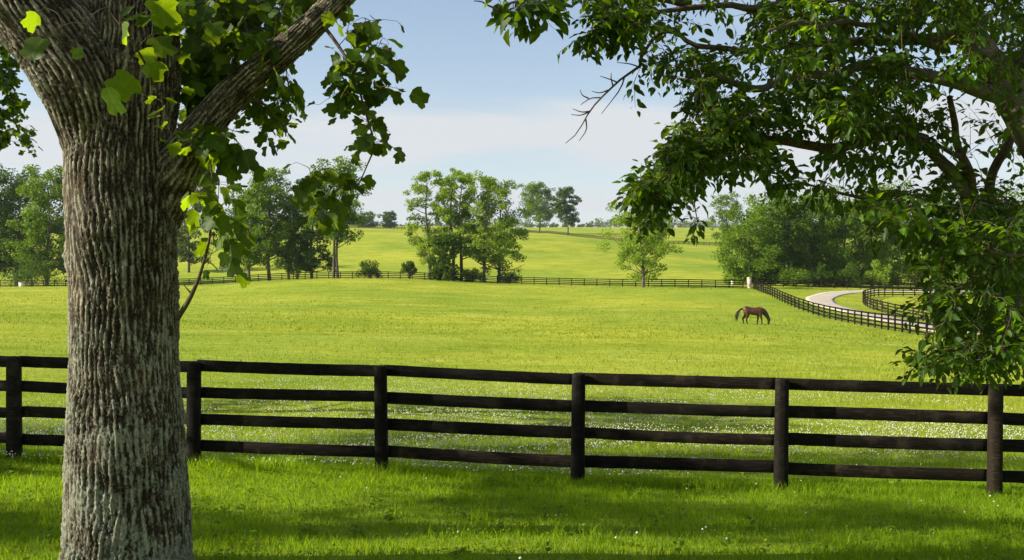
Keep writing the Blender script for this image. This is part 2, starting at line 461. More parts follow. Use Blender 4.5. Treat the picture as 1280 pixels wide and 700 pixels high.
_tdx = np.gradient(T_Z, T_PX, axis=1)
def ground(X, Y):
    X = np.atleast_1d(np.asarray(X, float)); Y = np.atleast_1d(np.asarray(Y, float))
    X, Y = np.broadcast_arrays(X, Y); sh = X.shape; X = X.ravel(); Y = Y.ravel()
    Ye = np.clip(Y, 13, 4200)
    px = np.clip(CX + F * X / Ye, T_PX[0], T_PX[-1])
    i, h, t = cubic_axis(T_PX, px)
    rows = T_Z[:, i] * (2*t**3 - 3*t**2 + 1) + _tdx[:, i] * h * (t**3 - 2*t**2 + t) + T_Z[:, i + 1] * (-2*t**3 + 3*t**2) + _tdx[:, i + 1] * h * (t**3 - t**2)
    zt = hermite(rows, _tl, np.log(Ye + 10))
    Xe = 16 * np.tanh(X / 16); Yn = np.clip(Y, -6, 30)
    zp = -1.65 - 0.0715 * Yn - 0.028 * Xe
    w = smoothstep(12.5, 26, Y)
    z = zp * (1 - w) + zt * w
    q = np.stack([X, Y, 0 * X], 1)
    z = z + 0.022 * vnoise(q * 0.55) * smoothstep(2, 6, np.abs(Y) + np.abs(X)) + 0.10 * vnoise(q * 0.06 + 9) * smoothstep(25, 70, Y) + 0.9 * vnoise(q * 0.013 + 4) * smoothstep(220, 330, Y)
    return (z + EYE).reshape(sh)

def gz(x, y): return float(ground(x, y)[0])

def cast(px, py, y0=8.0, y1=1300.0):
    """the point of the ground seen at a photo pixel"""
    ys = np.geomspace(y0, y1, 3000)
    zs = ground((px - CX) / F * ys, ys)
    ray = EYE + (CY - py) / F * ys
    k = np.nonzero(zs >= ray)[0]
    y = ys[k[0]] if len(k) else y1
    return np.array([(px - CX) / F * y, y, gz((px - CX) / F * y, y)])

def at(px, Y):
    x = (px - CX) / F * Y
    return np.array([x, Y, gz(x, Y)])

xs = 6 * np.sinh(np.linspace(-6.55, 6.55, 380))
ys = 13 + 8 * np.sinh(np.linspace(-2.95, 6.93, 340))
GX, GY = np.meshgrid(xs, ys)
GZ = ground(GX, GY)
nx, ny = len(xs), len(ys)
idx = np.arange(nx * ny).reshape(ny, nx)
quads = np.stack([idx[:-1, :-1], idx[:-1, 1:], idx[1:, 1:], idx[1:, :-1]], -1).reshape(-1, 4)
terrain = obj('pasture_ground', fast_mesh('pasture_ground', np.stack([GX, GY, GZ], -1).reshape(-1, 3), quads, M_PASTURE, True))
tag(terrain, 'rolling bright green pasture rising to a far ridge', 'ground', kind='structure')

# ---------------------------------------------------------------- driveway
outer_px = [(1420, 364), (1300, 363.5), (1180, 363), (1110, 363), (1079, 363), (1045, 364.5), (1022, 367.5), (1008, 372), (1011, 378), (1030, 384), (1051, 389), (1070, 394), (1107, 402.5), (1154, 412), (1210, 424), (1290, 443), (1400, 470)]
inner_px = [(1420, 368), (1300, 367.5), (1180, 366.5), (1110, 366), (1083, 366), (1064, 367.5), (1050, 370), (1042, 374.5), (1046, 380), (1056, 384), (1072, 388), (1086, 391), (1112, 396), (1154, 404.5), (1205, 414), (1280, 430), (1390, 455)]
po = np.array([cast(*p, 50, 260)[:2] for p in outer_px]); pi_ = np.array([cast(*p, 50, 260)[:2] for p in inner_px])
po = np.column_stack([po, 0 * po[:, 0]]); pi_ = np.column_stack([pi_, 0 * pi_[:, 0]])
so, si = spline(po, 160), spline(pi_, 160)
lanes = 9
V = []
for k in range(lanes):
    t = k / (lanes - 1)
    p = so * (1 - t) + si * t
    V.append(np.column_stack([p[:, 0], p[:, 1], ground(p[:, 0], p[:, 1]) + 0.07 + 0.05 * (1 - (2 * t - 1) ** 2)]))
V = np.array([V[0] - [0, 0, 0.25]] + V + [V[-1] - [0, 0, 0.25]])
n1, n2 = V.shape[0], V.shape[1]
ii = np.arange(n1 * n2).reshape(n1, n2)
rq = np.stack([ii[:-1, :-1], ii[:-1, 1:], ii[1:, 1:], ii[1:, :-1]], -1).reshape(-1, 4)
road = obj('driveway', fast_mesh('driveway', V.reshape(-1, 3), rq, M_ROAD, True))
tag(road, 'pale winding farm driveway between black board fences', 'driveway', kind='structure')

# ---------------------------------------------------------------- fences
def bevel_box_mesh(name, s, mat, bev, segx=1, bend=0.0, seed=0, dome=0.0):
    """a box along x with chamfered long edges, cut into segx lengths so that it can sag and waver"""
    r = np.random.default_rng(seed)
    hx, hy, hz = s[0] / 2, s[1] / 2, s[2] / 2
    prof = np.array([(-hy + bev, -hz), (hy - bev, -hz), (hy, -hz + bev), (hy, hz - bev), (hy - bev, hz), (-hy + bev, hz), (-hy, hz - bev), (-hy, -hz + bev)])
    V = []
    for k in range(segx + 1):
        t = k / segx
        x = -hx + 2 * hx * t
        dz = -bend * (1 - (2 * t - 1) ** 2) + (r.normal(0, 0.0012) if segx > 1 else 0)
        p = prof.copy()
        if segx > 1: p[:, 1] *= 1 + r.normal(0, 0.009)
        V += [(x, a + (r.normal(0, 0.001) if segx > 1 else 0), b + dz) for a, b in p]
    V = np.array(V)
    Q = []
    for k in range(segx):
        for j in range(8):
            Q.append([k * 8 + j, (k + 1) * 8 + j, (k + 1) * 8 + (j + 1) % 8, k * 8 + (j + 1) % 8])
    caps = np.array([list(range(8)), list(range(segx * 8 + 7, segx * 8 - 1, -1))])
    return fast_mesh(name, V, [np.array(Q), caps], mat)

def post_mesh(name, w, h, below, mat, seed=0, ns=12, squareness=4.0):
    """a slightly rounded square post with a worn, domed top"""
    r = np.random.default_rng(seed)
    a = (np.arange(ns) + 0.5) * 2 * np.pi / ns
    sup = (np.abs(np.cos(a)) ** squareness + np.abs(np.sin(a)) ** squareness) ** (-1 / squareness)
    levels = [(-below, 1.04), (0.0, 1.05), (0.12, 1.02), (h * 0.35, 1.0), (h * 0.7, 0.985), (h - 0.035, 0.97), (h - 0.01, 0.93), (h, 0.80)]
    V = []; 
    for z, s in levels:
        rr = w / 2 * s * sup * (1 + r.normal(0, 0.012, ns))
        V += [(x, y, z + r.normal(0, 0.003)) for x, y in zip(rr * np.cos(a), rr * np.sin(a))]
    V.append((0, 0, h + 0.008)); V = np.array(V)
    n = len(levels)
    Q = [[k * ns + j, k * ns + (j + 1) % ns, (k + 1) * ns + (j + 1) % ns, (k + 1) * ns + j] for k in range(n - 1) for j in range(ns)]
    T = [[(n - 1) * ns + j, (n - 1) * ns + (j + 1) % ns, n * ns] for j in range(ns)]
    return fast_mesh(name, V, [np.array(Q), np.array(T)], mat, True)

# the near fence: boards nailed to the far side of the posts
near = empty('board_fence', at(640, 12.93))
tag(near, 'black four board fence running between the lawn and the clover', 'fence')
post_px = [18, 242, 477, 722, 976, 1243]
fx = lambda px: None
A = np.array([(18 - CX) / F * 13.55, 13.55]); B = np.array([(1243 - CX) / F * 12.25, 12.25])
dirn = (B - A) / np.linalg.norm(B - A)
def on_line(px):     # the point of the fence line at a pixel column
    u = (px - CX) / F
    t = (u * A[1] - A[0]) / (dirn[0] - u * dirn[1])
    return A + dirn * t
pts = [on_line(p) for p in post_px]
step0 = pts[0] - pts[1]; step1 = pts[-1] - pts[-2]
pts = [pts[0] + 2 * step0, pts[0] + step0] + pts + [pts[-1] + step1, pts[-1] + 2 * step1]
ang = math.atan2(dirn[1], dirn[0])
pm = [post_mesh('post', 0.172, 1.40, 0.35, M_FENCE, s) for s in range(4)]
nb = empty
base = np.array(near.location)
PH = []
rr = random.Random(3)
for i, p in enumerate(pts):
    z = gz(*p)
    o = obj('post', pm[i % 4], near)
    o.location = Vector((p[0], p[1], z)) - near.location
    o.rotation_euler = (math.radians(rr.uniform(-0.5, 0.5)), math.radians(rr.uniform(-0.7, 0.7)), ang + rr.uniform(-0.06, 0.06))
    s = rr.uniform(0.99, 1.01); o.scale = (s * rr.uniform(0.95, 1.05), s, s)
    PH.append(z)
perp = np.array([-dirn[1], dirn[0]])
for i in range(len(pts) - 1):
    a, b = pts[i], pts[i + 1]
    L = float(np.linalg.norm(b - a))
    for k, hgt in enumerate((1.325, 0.975, 0.625, 0.265)):
        za = PH[i] + hgt + rr.uniform(-0.012, 0.012); zb = PH[i + 1] + hgt + rr.uniform(-0.012, 0.012)
        if i == 3 and k == 0: za += 0.015
        me = bevel_box_mesh('board', (L - 0.012, 0.030, 0.150 + rr.uniform(-0.008, 0.008)), M_FENCE, 0.003, 22, rr.uniform(-0.004, 0.014), i * 10 + k)
        o = obj('board', me, near)
        c = (a + b) / 2 + perp * (0.092 + 0.018 + rr.uniform(0.0, 0.004))
        o.location = Vector((c[0], c[1], (za + zb) / 2)) - near.location
        o.rotation_euler = (math.radians(rr.uniform(-1, 1)), -math.atan2(zb - za, L), math.atan2((b - a)[1], (b - a)[0]))

U_POST = post_mesh('far_post', 0.15, 1.42, 0.3, M_FENCE, 2, 8)
U_BOARD = bevel_box_mesh('far_board', (1, 0.035, 0.155), M_FENCE, 0.004)
def far_fence(name, pts2, label, heights=(1.32, 0.97, 0.62, 0.27), span=2.44, side=1, group=None):
    s = spline(np.column_stack([pts2, np.zeros(len(pts2))]), 600)
    d = np.concatenate([[0], np.cumsum(np.linalg.norm(np.diff(s[:, :2], axis=0), axis=1))])
    n = int(d[-1] // span)
    q = np.arange(n + 1) * span
    X = np.interp(q, d, s[:, 0]); Y = np.interp(q, d, s[:, 1]); Z = ground(X, Y)
    root = empty(name, (X[0], Y[0], Z[0])); tag(root, label, 'fence', group)
    base = root.location
    r = random.Random(len(label))
    for i in range(n + 1):
        o = obj('post', U_POST, root)
        o.location = Vector((X[i], Y[i], Z[i])) - base
        j = min(i, n - 1); a = math.atan2(Y[j + 1] - Y[j], X[j + 1] - X[j])
        o.rotation_euler = (r.uniform(-0.015, 0.015), r.uniform(-0.015, 0.015), a)
        if i == n: break
        L = math.hypot(X[i + 1] - X[i], Y[i + 1] - Y[i])
        nrm = np.array([-math.sin(a), math.cos(a)]) * side * 0.093
        for h in heights:
            za, zb = Z[i] + h + r.uniform(-.01, .01), Z[i + 1] + h + r.uniform(-.01, .01)
            b = obj('board', U_BOARD, root)
            b.location = Vector(((X[i] + X[i + 1]) / 2 + nrm[0], (Y[i] + Y[i + 1]) / 2 + nrm[1], (za + zb) / 2)) - base
            b.rotation_euler = (0, -math.atan2(zb - za, L), a)
            b.scale = (L - 0.01, 1, 1)
    return root

def W(px, Y): return ((px - CX) / F * Y, Y)
far_fence('board_fence', [W(-40, 208), W(120, 204), W(300, 200), W(420, 197), W(560, 193), W(700, 187), W(830, 180), W(930, 174)],
          'black board fence along the far edge of the pasture below the hill')
far_fence('board_fence', [W(942, 172), W(950, 160), W(966, 145), W(988, 129), W(1012, 118), W(1037, 109), W(1090, 93), W(1154, 76), W(1230, 63), W(1330, 52)],
          'black board fence bordering the driveway, running from the pale pillar past the horse')
far_fence('board_fence', [W(1300, 92), W(1215, 101), W(1155, 111), W(1110, 121), W(1087, 131), W(1079, 141), W(1084, 153), W(1108, 162), W(1160, 166), W(1240, 168), W(1330, 169)],
          'black board fence curving around the paddock inside the driveway bend')
far_fence('board_fence', [W(948, 187), W(1010, 188), W(1080, 188), W(1180, 189), W(1290, 190)],
          'black board fence in front of the dense dark trees beyond the driveway')

def ridge_fence(name, pxs, label):
    """too far off to pick single boards apart"""
    pw = np.array([cast(*p, 230, 900)[:2] for p in pxs])
    s = spline(np.column_stack([pw, np.zeros(len(pw))]), 400)
    d = np.concatenate([[0], np.cumsum(np.linalg.norm(np.diff(s[:, :2], axis=0), axis=1))])
    q = np.arange(0, d[-1], 2.44)
    X = np.interp(q, d, s[:, 0]); Y = np.interp(q, d, s[:, 1]); Z = ground(X, Y)
    root = empty(name, (X[0], Y[0], Z[0])); tag(root, label, 'fence')
    pb, bb = MB(), MB(); o0 = np.array([X[0], Y[0], Z[0]])
    for i in range(len(q)):
        p = np.array([X[i], Y[i], Z[i]]) - o0
        pb.box(p + [0, 0, 0.6], (0.16, 0.16, 1.6))
        if i < len(q) - 1:
            p2 = np.array([X[i + 1], Y[i + 1], Z[i + 1]]) - o0
            a = math.atan2(p2[1] - p[1], p2[0] - p[0]); c, s_ = math.cos(a), math.sin(a)
            L = np.linalg.norm(p2 - p); dz = (p2[2] - p[2]) / L; h = math.sqrt(1 - dz * dz)
            R = np.array([[c * h, -s_, -c * dz], [s_ * h, c, -s_ * dz], [dz, 0, h]])
            for hh in (1.32, 0.97, 0.62, 0.27): bb.box((p + p2) / 2 + [-s_ * 0.1, c * 0.1, hh], (L, 0.04, 0.16), R)
    tag(obj('posts', pb.mesh('posts', M_FENCE), root), kind='stuff')
    tag(obj('boards', bb.mesh('boards', M_FENCE), root), kind='stuff')
ridge_fence('hill_fence', [(655, 289), (700, 293), (752, 299), (790, 303)], 'dark board fence slanting down the hill below the pair of trees')
ridge_fence('hill_fence', [(836, 305), (870, 306), (905, 307), (950, 307)], 'thin board fence across the hill left of the dense dark trees')
ridge_fence('hill_fence', [(425, 284.5), (470, 286), (510, 287)], 'thin board fence along the crest beneath the small round trees')

# pale gate pillar and two small boxes
def pillar(loc):
    r = empty('gate_pillar', loc); tag(r, 'pale cream stone gate pillar where the fences meet', 'pillar')
    m = simple_mat('pale_stone', (0.46, 0.36, 0.28), (0.58, 0.47, 0.38), 6, 0.9)
    b = MB(); b.box((0, 0, 0.85), (0.62, 0.62, 1.9)); obj('shaft', b.mesh('shaft', m), r)
    b = MB(); b.box((0, 0, 1.86), (0.70, 0.70, 0.10)); b.box((0, 0, 1.96), (0.5, 0.5, 0.07)); obj('cap', b.mesh('cap', m), r)
    b = MB(); b.box((0, 0, 0.08), (0.68, 0.68, 0.4)); obj('plinth', b.mesh('plinth', m), r)
pillar(at(936.5, 173))
def small_box(loc, w, h, label):
    r = empty('utility_box', loc); tag(r, label, 'box')
    m = simple_mat('cream_paint', (0.60, 0.56, 0.46), (0.70, 0.66, 0.56), 3, 0.6)
    b = MB(); b.box((0, 0, h / 2 - 0.1), (w, w * 0.8, h + 0.2)); obj('cabinet', b.mesh('cabinet', m), r)
    b = MB(); b.box((0, 0, h + 0.03), (w * 1.1, w * 0.92, 0.055)); obj('lid', b.mesh('lid', m), r)
small_box(at(915.5, 192), 0.45, 0.85, 'small cream box behind the fence beside the dense dark trees')
small_box(at(27, 199), 0.8, 0.85, 'small cream box at the foot of the dark trees beyond the furrowed trunk')

# ---------------------------------------------------------------- leaves
def leaf_template(kind):
    if kind == 'tulip':
        side = [(0.0, 0.0), (0.20, 0.0), (0.40, 0.12), (0.53, 0.30), (0.40, 0.40), (0.37, 0.52), (0.45, 0.66), (0.46, 0.84), (0.30, 0.86), (0.14, 0.92), (0.0, 0.80)]
        mids = [0.0, 0.42, 0.80]
    else:
        side = [(0.0, 0.0), (0.20, 0.20), (0.27, 0.48), (0.17, 0.78), (0.0, 1.0)]
        mids = [0.0, 0.5, 1.0]
    V = [(0, y, 0) for y in mids]; T = []
    def half(s):
        ids = [0]
        for x, y in side[1:-1]:
            V.append((s * x, y, 0.16 * x)); ids.append(len(V) - 1)
        ids.append(2)
        mid = 1
        for a, b in zip(ids[:-1], ids[1:]):
            T.append([mid, a, b] if s > 0 else [mid, b, a])
    half(1); half(-1)
    V = np.array(V, float)
    V[:, 2] -= 0.22 * V[:, 1] ** 2
    V[:, 2] += 0.03 * np.sin(V[:, 0] * 14 + V[:, 1] * 9)
    return V, np.array(T)

def frames(d, up):
    """rotation matrices whose y axis is d and whose z axis is near up"""
    d = d / (np.linalg.norm(d, axis=1)[:, None] + 1e-9)
    x = np.cross(d, up); x /= (np.linalg.norm(x, axis=1)[:, None] + 1e-9)
    z = np.cross(x, d)
    return np.stack([x, d, z], -1)

leaf_rng = np.random.default_rng(99)
def instance_leaves(tv, tt, pos, R, size):
    k = len(tv)
    T3 = np.repeat(tv[None], len(pos), 0)
    if k > 7:
        c = leaf_rng.normal(0, 1, (len(pos), 3))
        T3[:, :, 2] += -np.abs(c[:, :1]) * 0.20 * T3[:, :, 1] ** 2 + c[:, 1:2] * 0.25 * np.abs(T3[:, :, 0]) + c[:, 2:3] * 0.18 * T3[:, :, 0]
        T3[:, :, 0] *= 1 + 0.12 * c[:, 1:2]
    v = np.einsum('nij,nkj->nki', R, T3) * size[:, None, None] + pos[:, None, :]
    f = tt[None] + (np.arange(len(pos)) * k)[:, None, None]
    return v.reshape(-1, 3), f.reshape(-1, 3)

def quad_leaves(pos, size, r, up_bias=0.0):
    n = len(pos)
    d = r.normal(size=(n, 3)); up = r.normal(size=(n, 3)); up[:, 2] += up_bias
    R = frames(d, up)
    tv = np.array([(0, -0.55, 0), (0.42, 0.0, 0.08), (0.05, 0.55, -0.04), (-0.40, 0.06, 0.08)])
    v = np.einsum('nij,kj->nki', R, tv) * size[:, None, None] + pos[:, None, :]
    f = np.arange(n * 4).reshape(n, 4)
    return v.reshape(-1, 3), f

# ---------------------------------------------------------------- distant trees
def far_tree(name, px, Y, top, wpx, kind, label, base_frac=0.18, airy=0.0, lean=0.0, stems=1, seed=1, n_leaf=6500, group=None, cat='tree', leaf=0.40, shape=0.5):
    """a tapered trunk with limbs and branchlets that carry clumps of leaves"""
    r = np.random.default_rng(seed); n_leaf = int(n_leaf * 1.45)
    base = at(px, Y)
    H = EYE + (CY - top) / F * Y - base[2]
    Wd = wpx / F * Y
    wood = MB(); tips = []
    for s in range(stems):
        off = r.normal(0, 0.05 * Wd, 2) if stems > 1 else np.zeros(2)
        topx = off * 2.2 + r.normal(0, 0.04 * Wd, 2) + [lean * Wd, 0]
        hh = H * (0.9 if s == 0 else r.uniform(0.7, 0.88))
        tr = spline([(off[0], off[1], -0.4), (off[0] + r.normal(0, .02) * Wd, off[1] + r.normal(0, .02) * Wd, hh * 0.3),
                     (topx[0] * 0.6 + r.normal(0, .03) * Wd, topx[1] * 0.6, hh * 0.65), (topx[0], topx[1], hh)], 14)
        R0 = max(0.12, H * 0.0155) * (1 if stems == 1 else 0.75)
        wood.tube(tr, R0 * np.linspace(1.15, 0.12, 14) ** 0.9, 7)
        nl = max(7, int((27 if stems == 1 else 17) * (1 - 0.3 * airy)))
        for i in range(nl):
            f = (i + r.uniform(0.2, 0.8)) / nl
            ze = H * (base_frac + (1 - base_frac) * f * 0.97)
            # crown radius at this height: widest below the middle, rounded at the top
            g = (ze / H - base_frac) / (1 - base_frac)
            prof = math.sqrt(max(0.0, 1 - abs((g - shape) / (1.02 - shape if g > shape else shape + 0.22)) ** 2.3))
            rad = Wd / 2 * prof * r.uniform(0.55, 1.0)
            an = i * 2.4 + r.normal(0, 0.4)
            zs = max(H * base_frac * 0.75, ze - rad * r.uniform(0.55, 1.05))
            zs = min(zs, hh * 0.96)
            k = np.interp(zs, tr[:, 2], np.arange(14))
            st = np.array([np.interp(k, np.arange(14), tr[:, c]) for c in range(3)])
            en = np.array([st[0] + math.cos(an) * rad, st[1] + math.sin(an) * rad, ze])
            mid = (st + en) / 2 + [0, 0, -0.06 * rad]
            br = spline([st, mid + r.normal(0, 0.05, 3) * rad, en], 7)
            rb = R0 * 0.42 * (1 - 0.55 * f)
            wood.tube(br, rb * np.linspace(1, 0.2, 7), 4, False)
            tips.append((en, 1.0))
            for j in range(3 + (rad > Wd * 0.25)):
                q = br[r.integers(2, 7)]
                e2 = q + r.normal(0, 1, 3) * Wd * [0.11, 0.11, 0.075] + [0, 0, 0.03 * H]
                e2[2] = min(e2[2], H * 0.985)
                wood.tube(spline([q, (q + e2) / 2 + r.normal(0, .15, 3), e2], 4), rb * 0.35 * np.array([1, .7, .5, .25]), 3, False)
                tips.append((e2, r.uniform(0.55, 1.0)))
        tips.append((tr[-1] + [0, 0, 0.03 * H], 0.9))
    C = np.array([t[0] for t in tips]); S = np.array([t[1] for t in tips])
    S *= r.uniform(0.75, 1.2, len(S))
    if airy > 0:
        keep = r.random(len(S)) > 0.12 * airy
        C, S = C[keep], S[keep]
    pr = S ** 2 / np.sum(S ** 2)
    ci = r.choice(len(C), n_leaf, p=pr)
    rc = Wd * (0.094 - 0.020 * airy) * S[ci]
    dv = r.normal(size=(n_leaf, 3)); dv /= np.linalg.norm(dv, axis=1)[:, None]
    dist = r.random(n_leaf) ** (1 / 2.2) * 1.55
    pos = C[ci] + dv * (dist * rc)[:, None] * [1.0, 1.0, 0.72]
    pos[:, 2] = np.maximum(pos[:, 2], 0.25)
    size = leaf * r.uniform(0.55, 1.35, n_leaf) * (Y / 195.0) ** 0.5
    v, f = quad_leaves(pos, size, r, 0.5)
    ctint = r.random(len(C))
    tint = np.repeat(np.clip(0.25 + 0.35 * ctint[ci] + r.normal(0, 0.2, n_leaf), 0, 1), 4)
    root = empty(name, base); tag(root, label, cat, group)
    obj('trunk', wood.mesh('trunk', M_BARK_FAR, True), root)
    tag(obj('crown', fast_mesh('crown', v, f, M_FAR[kind], False, tint), root), kind='stuff')
    return root

def bush(name, px, Y, hpx, wpx, kind, label, seed, n=2200, group=None):
    r = np.random.default_rng(seed)
    base = at(px, Y); H = hpx / F * Y; Wd = wpx / F * Y
    wood = MB(); C = []
    for i in range(16):
        a = i * 2.4; rad = Wd / 2 * r.uniform(0.2, 0.85); z = H * r.uniform(0.25, 0.88) * math.sqrt(max(0.15, 1 - (rad / (Wd / 2)) ** 2))
        e = np.array([math.cos(a) * rad, math.sin(a) * rad, z])
        wood.tube(spline([(0.1 * math.cos(a), 0.1 * math.sin(a), -0.2), e * [0.35, 0.35, 0.5], e], 5), np.linspace(0.05, 0.012, 5), 4, False)
        C.append(e)
    C = np.array(C); ci = r.integers(0, 16, n)
    dv = r.normal(size=(n, 3)); dv /= np.linalg.norm(dv, axis=1)[:, None]
    pos = C[ci] + dv * (r.random(n) ** 0.45 * Wd * 0.17)[:, None]
    pos[:, 2] = np.maximum(pos[:, 2], 0.1)
    v, f = quad_leaves(pos, 0.27 * r.uniform(0.6, 1.3, n), r, 0.4)
    root = empty(name, base); tag(root, label, 'bush', group)
    obj('stems', wood.mesh('stems', M_BARK_FAR), root)
    tag(obj('crown', fast_mesh('crown', v, f, M_FAR[kind], False, np.repeat(np.clip(r.normal(0.45, 0.2, n), 0, 1), 4)), root), kind='stuff')

GL = 'dark trees behind the furrowed trunk'
far_tree('dark_tree', -22, 214, 204, 95, 'dark', 'tall dark tree at the outer end of the dark stand behind the furrowed trunk', 0.10, 0, seed=11, group=GL, n_leaf=11000)
far_tree('dark_tree', 20, 222, 216, 84, 'dark', 'dark leafy tree behind the small cream box, left of the furrowed trunk', 0.10, 0, seed=12, group=GL, n_leaf=11000)
far_tree('dark_tree', 58, 208, 211, 74, 'mid', 'leafy tree with lit rounded top showing right beside the furrowed trunk', 0.12, 0, seed=13, group=GL, n_leaf=11000)
far_tree('dark_tree', 98, 225, 222, 80, 'dark', 'dark tree mostly hidden behind the furrowed trunk', 0.12, 0, seed=14, group=GL, n_leaf=6000)
far_tree('pale_tree', 236, 262, 236, 62, 'grey', 'pale greyish tree showing through the bright shoot beside the furrowed trunk', 0.15, 0.4, seed=15)

GM = 'clump of tall trees on the fence line nearest the furrowed trunk'
far_tree('field_tree', 312, 203, 232, 66, 'mid', 'lower dark spreading tree at the furrowed trunk end of its clump', 0.20, 0.1, seed=21, group=GM)
far_tree('field_tree', 337, 204, 211, 74, 'mid', 'tall broad tree with thick dark straight trunk in the clump beyond the shoot', 0.24, 0.2, seed=22, group=GM, n_leaf=8000)
far_tree('field_tree', 361, 212, 240, 54, 'dark', 'slender tree with thin trunk in the middle of the clump beyond the shoot', 0.14, 0.2, seed=23, group=GM, n_leaf=4500)
far_tree('field_tree', 390, 206, 226, 64, 'dark', 'dark tree leafy to the ground beside the twin trunked tree', 0.10, 0.1, seed=24, group=GM, n_leaf=7500)
far_tree('field_tree', 416, 200, 199, 78, 'mid', 'tallest twin trunked tree with pale bare trunks behind the hanging sprig', 0.34, 0.4, stems=2, seed=25, group=GM, n_leaf=7500)
bush('round_bush', 462, 198, 25, 31, 'dark', 'round dark bush standing alone on the far fence line', 31)
bush('round_bush', 512, 197, 29, 22, 'dark', 'small dark bush at the foot of the bright tree clump', 32, 1500)

GC = 'bright clump of tall slender trees on the far fence line'
far_tree('slender_tree', 537, 196, 210, 66, 'light', 'tall yellow green slender tree beside the small dark bush', 0.16, 0.9, seed=41, group=GC, n_leaf=6500, leaf=0.33, shape=0.42)
far_tree('slender_tree', 566, 198, 212, 56, 'light', 'slender yellow green tree second from the small dark bush in the bright clump', 0.28, 0.9, seed=42, group=GC, n_leaf=4600, leaf=0.33)
far_tree('slender_tree', 577, 202, 214, 56, 'light', 'thin tree between the yellow green trees in the middle of the bright clump', 0.26, 0.8, seed=43, group=GC, n_leaf=4200, leaf=0.33)
far_tree('slender_tree', 600, 196, 216, 66, 'light', 'green tree with several close trunks in the bright clump', 0.20, 0.7, stems=2, seed=44, group=GC, n_leaf=6000, leaf=0.33)
far_tree('slender_tree', 624, 199, 226, 88, 'mid', 'wide leaning tree with spreading lower boughs closing the bright clump', 0.16, 0.7, lean=0.05, seed=45, group=GC, n_leaf=7000, leaf=0.33, shape=0.36)
far_tree('slender_tree', 556, 193, 292, 40, 'dark', 'short dark tree under the tall yellow green trees of the bright clump', 0.05, 0.0, seed=46, group=GC, n_leaf=3000)

bush('low_bush', 548, 195, 20, 28, 'dark', 'dark brush under the yellow green end of the bright clump', 33, 1800)
bush('low_bush', 590, 196, 15, 36, 'mid', 'low green brush between the close trunks of the bright clump', 34, 1800)
bush('low_bush', 636, 197, 15, 30, 'dark', 'low dark brush under the wide leaning tree of the bright clump', 35, 1500)
bush('low_bush', 372, 205, 40, 40, 'dark', 'dark brush between the trunks of the clump beyond the shoot', 36, 2000)
bush('low_bush', 40, 204, 46, 70, 'dark', 'wide dark brush beside the small cream box under the dark stand', 37, 3000)
far_tree('lone_tree', 804, 177, 239, 94, 'light', 'lone open crowned pale green tree standing at the far fence', 0.20, 0.7, lean=-0.04, seed=51, n_leaf=9500, leaf=0.33)
t1 = cast(671, 291.5, 300, 900); t2 = cast(712, 294, 300, 900)
far_tree('hill_tree', 674, t1[1], 229, 47, 'mid', 'taller rounded tree of the pair on the hill', 0.30, 0.2, seed=61, n_leaf=7500, leaf=0.42)
far_tree('hill_tree', 710, t2[1], 234, 33, 'dark', 'narrower darker tree of the pair on the hill', 0.28, 0.2, lean=-0.06, seed=62, n_leaf=5500, leaf=0.40)
far_tree('hill_tree', 459, 690, 266, 27, 'dark', 'small wide round tree on the crest near the twin trunked tree', 0.06, 0, seed=63, n_leaf=2200, leaf=0.45)
far_tree('hill_tree', 486, 700, 264.5, 20, 'dark', 'small compact round tree alone on the crest', 0.06, 0, seed=64, n_leaf=2000, leaf=0.45)
far_tree('hill_tree', 910, 345, 241, 46, 'mid', 'open tree with visible branches on the hill left of the dense trees', 0.30, 0.5, seed=65, n_leaf=4500, leaf=0.34)

GR = 'dense stand of dark trees beyond the driveway'
stand = [(938, 198, 262, 78, 'mid', 'leafy tree with foliage reaching the fence beside the pale pillar'),
         (960, 226, 238, 78, 'mid', 'tall rounded tree behind the one beside the pale pillar'),
         (984, 200, 246, 70, 'dark', 'dark tree second from the pale pillar in the dense stand'),
         (1018, 204, 243, 76, 'mid', 'brighter rounded tree in the middle of the dense stand'),
         (1030, 236, 233, 80, 'mid', 'tall leafy tree behind the middle of the dense stand'),
         (1054, 203, 250, 74, 'mid', 'green tree past the middle of the dense stand beyond the drive'),
         (1090, 210, 240, 80, 'mid', 'lighter tree at the driveway end of the dense stand'),
         (1108, 240, 228, 90, 'mid', 'tall tree rising behind the end of the dense stand'),
         (1176, 246, 236, 84, 'mid', 'tree seen through the near foliage beyond the paddock bend'),
         (1226, 225, 238, 84, 'dark', 'dark tree behind the near foliage beyond the paddock'),
         (1282, 235, 228, 90, 'mid', 'tree farthest from the pillar behind the near foliage')]
for i, (px, Y, top, w, k, lab) in enumerate(stand):
    far_tree('dense_tree', px, Y, top, w, k, lab, 0.06, 0.0, seed=80 + i, group=GR, n_leaf=8500 if px < 1150 else 5500, shape=0.4)
GB = 'shrubs at the foot of the dense stand'
for i, (px, Y, h, w, k, lab) in enumerate([(992, 192, 34, 40, 'mid', 'grey green shrub between the pillar and the driveway bend'),
                                           (1024, 194, 32, 36, 'dark', 'dark shrub under the middle of the dense stand'),
                                           (1062, 195, 36, 40, 'dark', 'dark shrub under the driveway end of the dense stand'),
                                           (1100, 196, 40, 36, 'light', 'pale shrub at the driveway end of the dense stand'),
                                           (1146, 205, 46, 40, 'mid', 'green shrub beyond the paddock in the gap right of the dense stand')]):
    bush('shrub', px, Y, h, w, k, lab, 100 + i, 2400, GB)

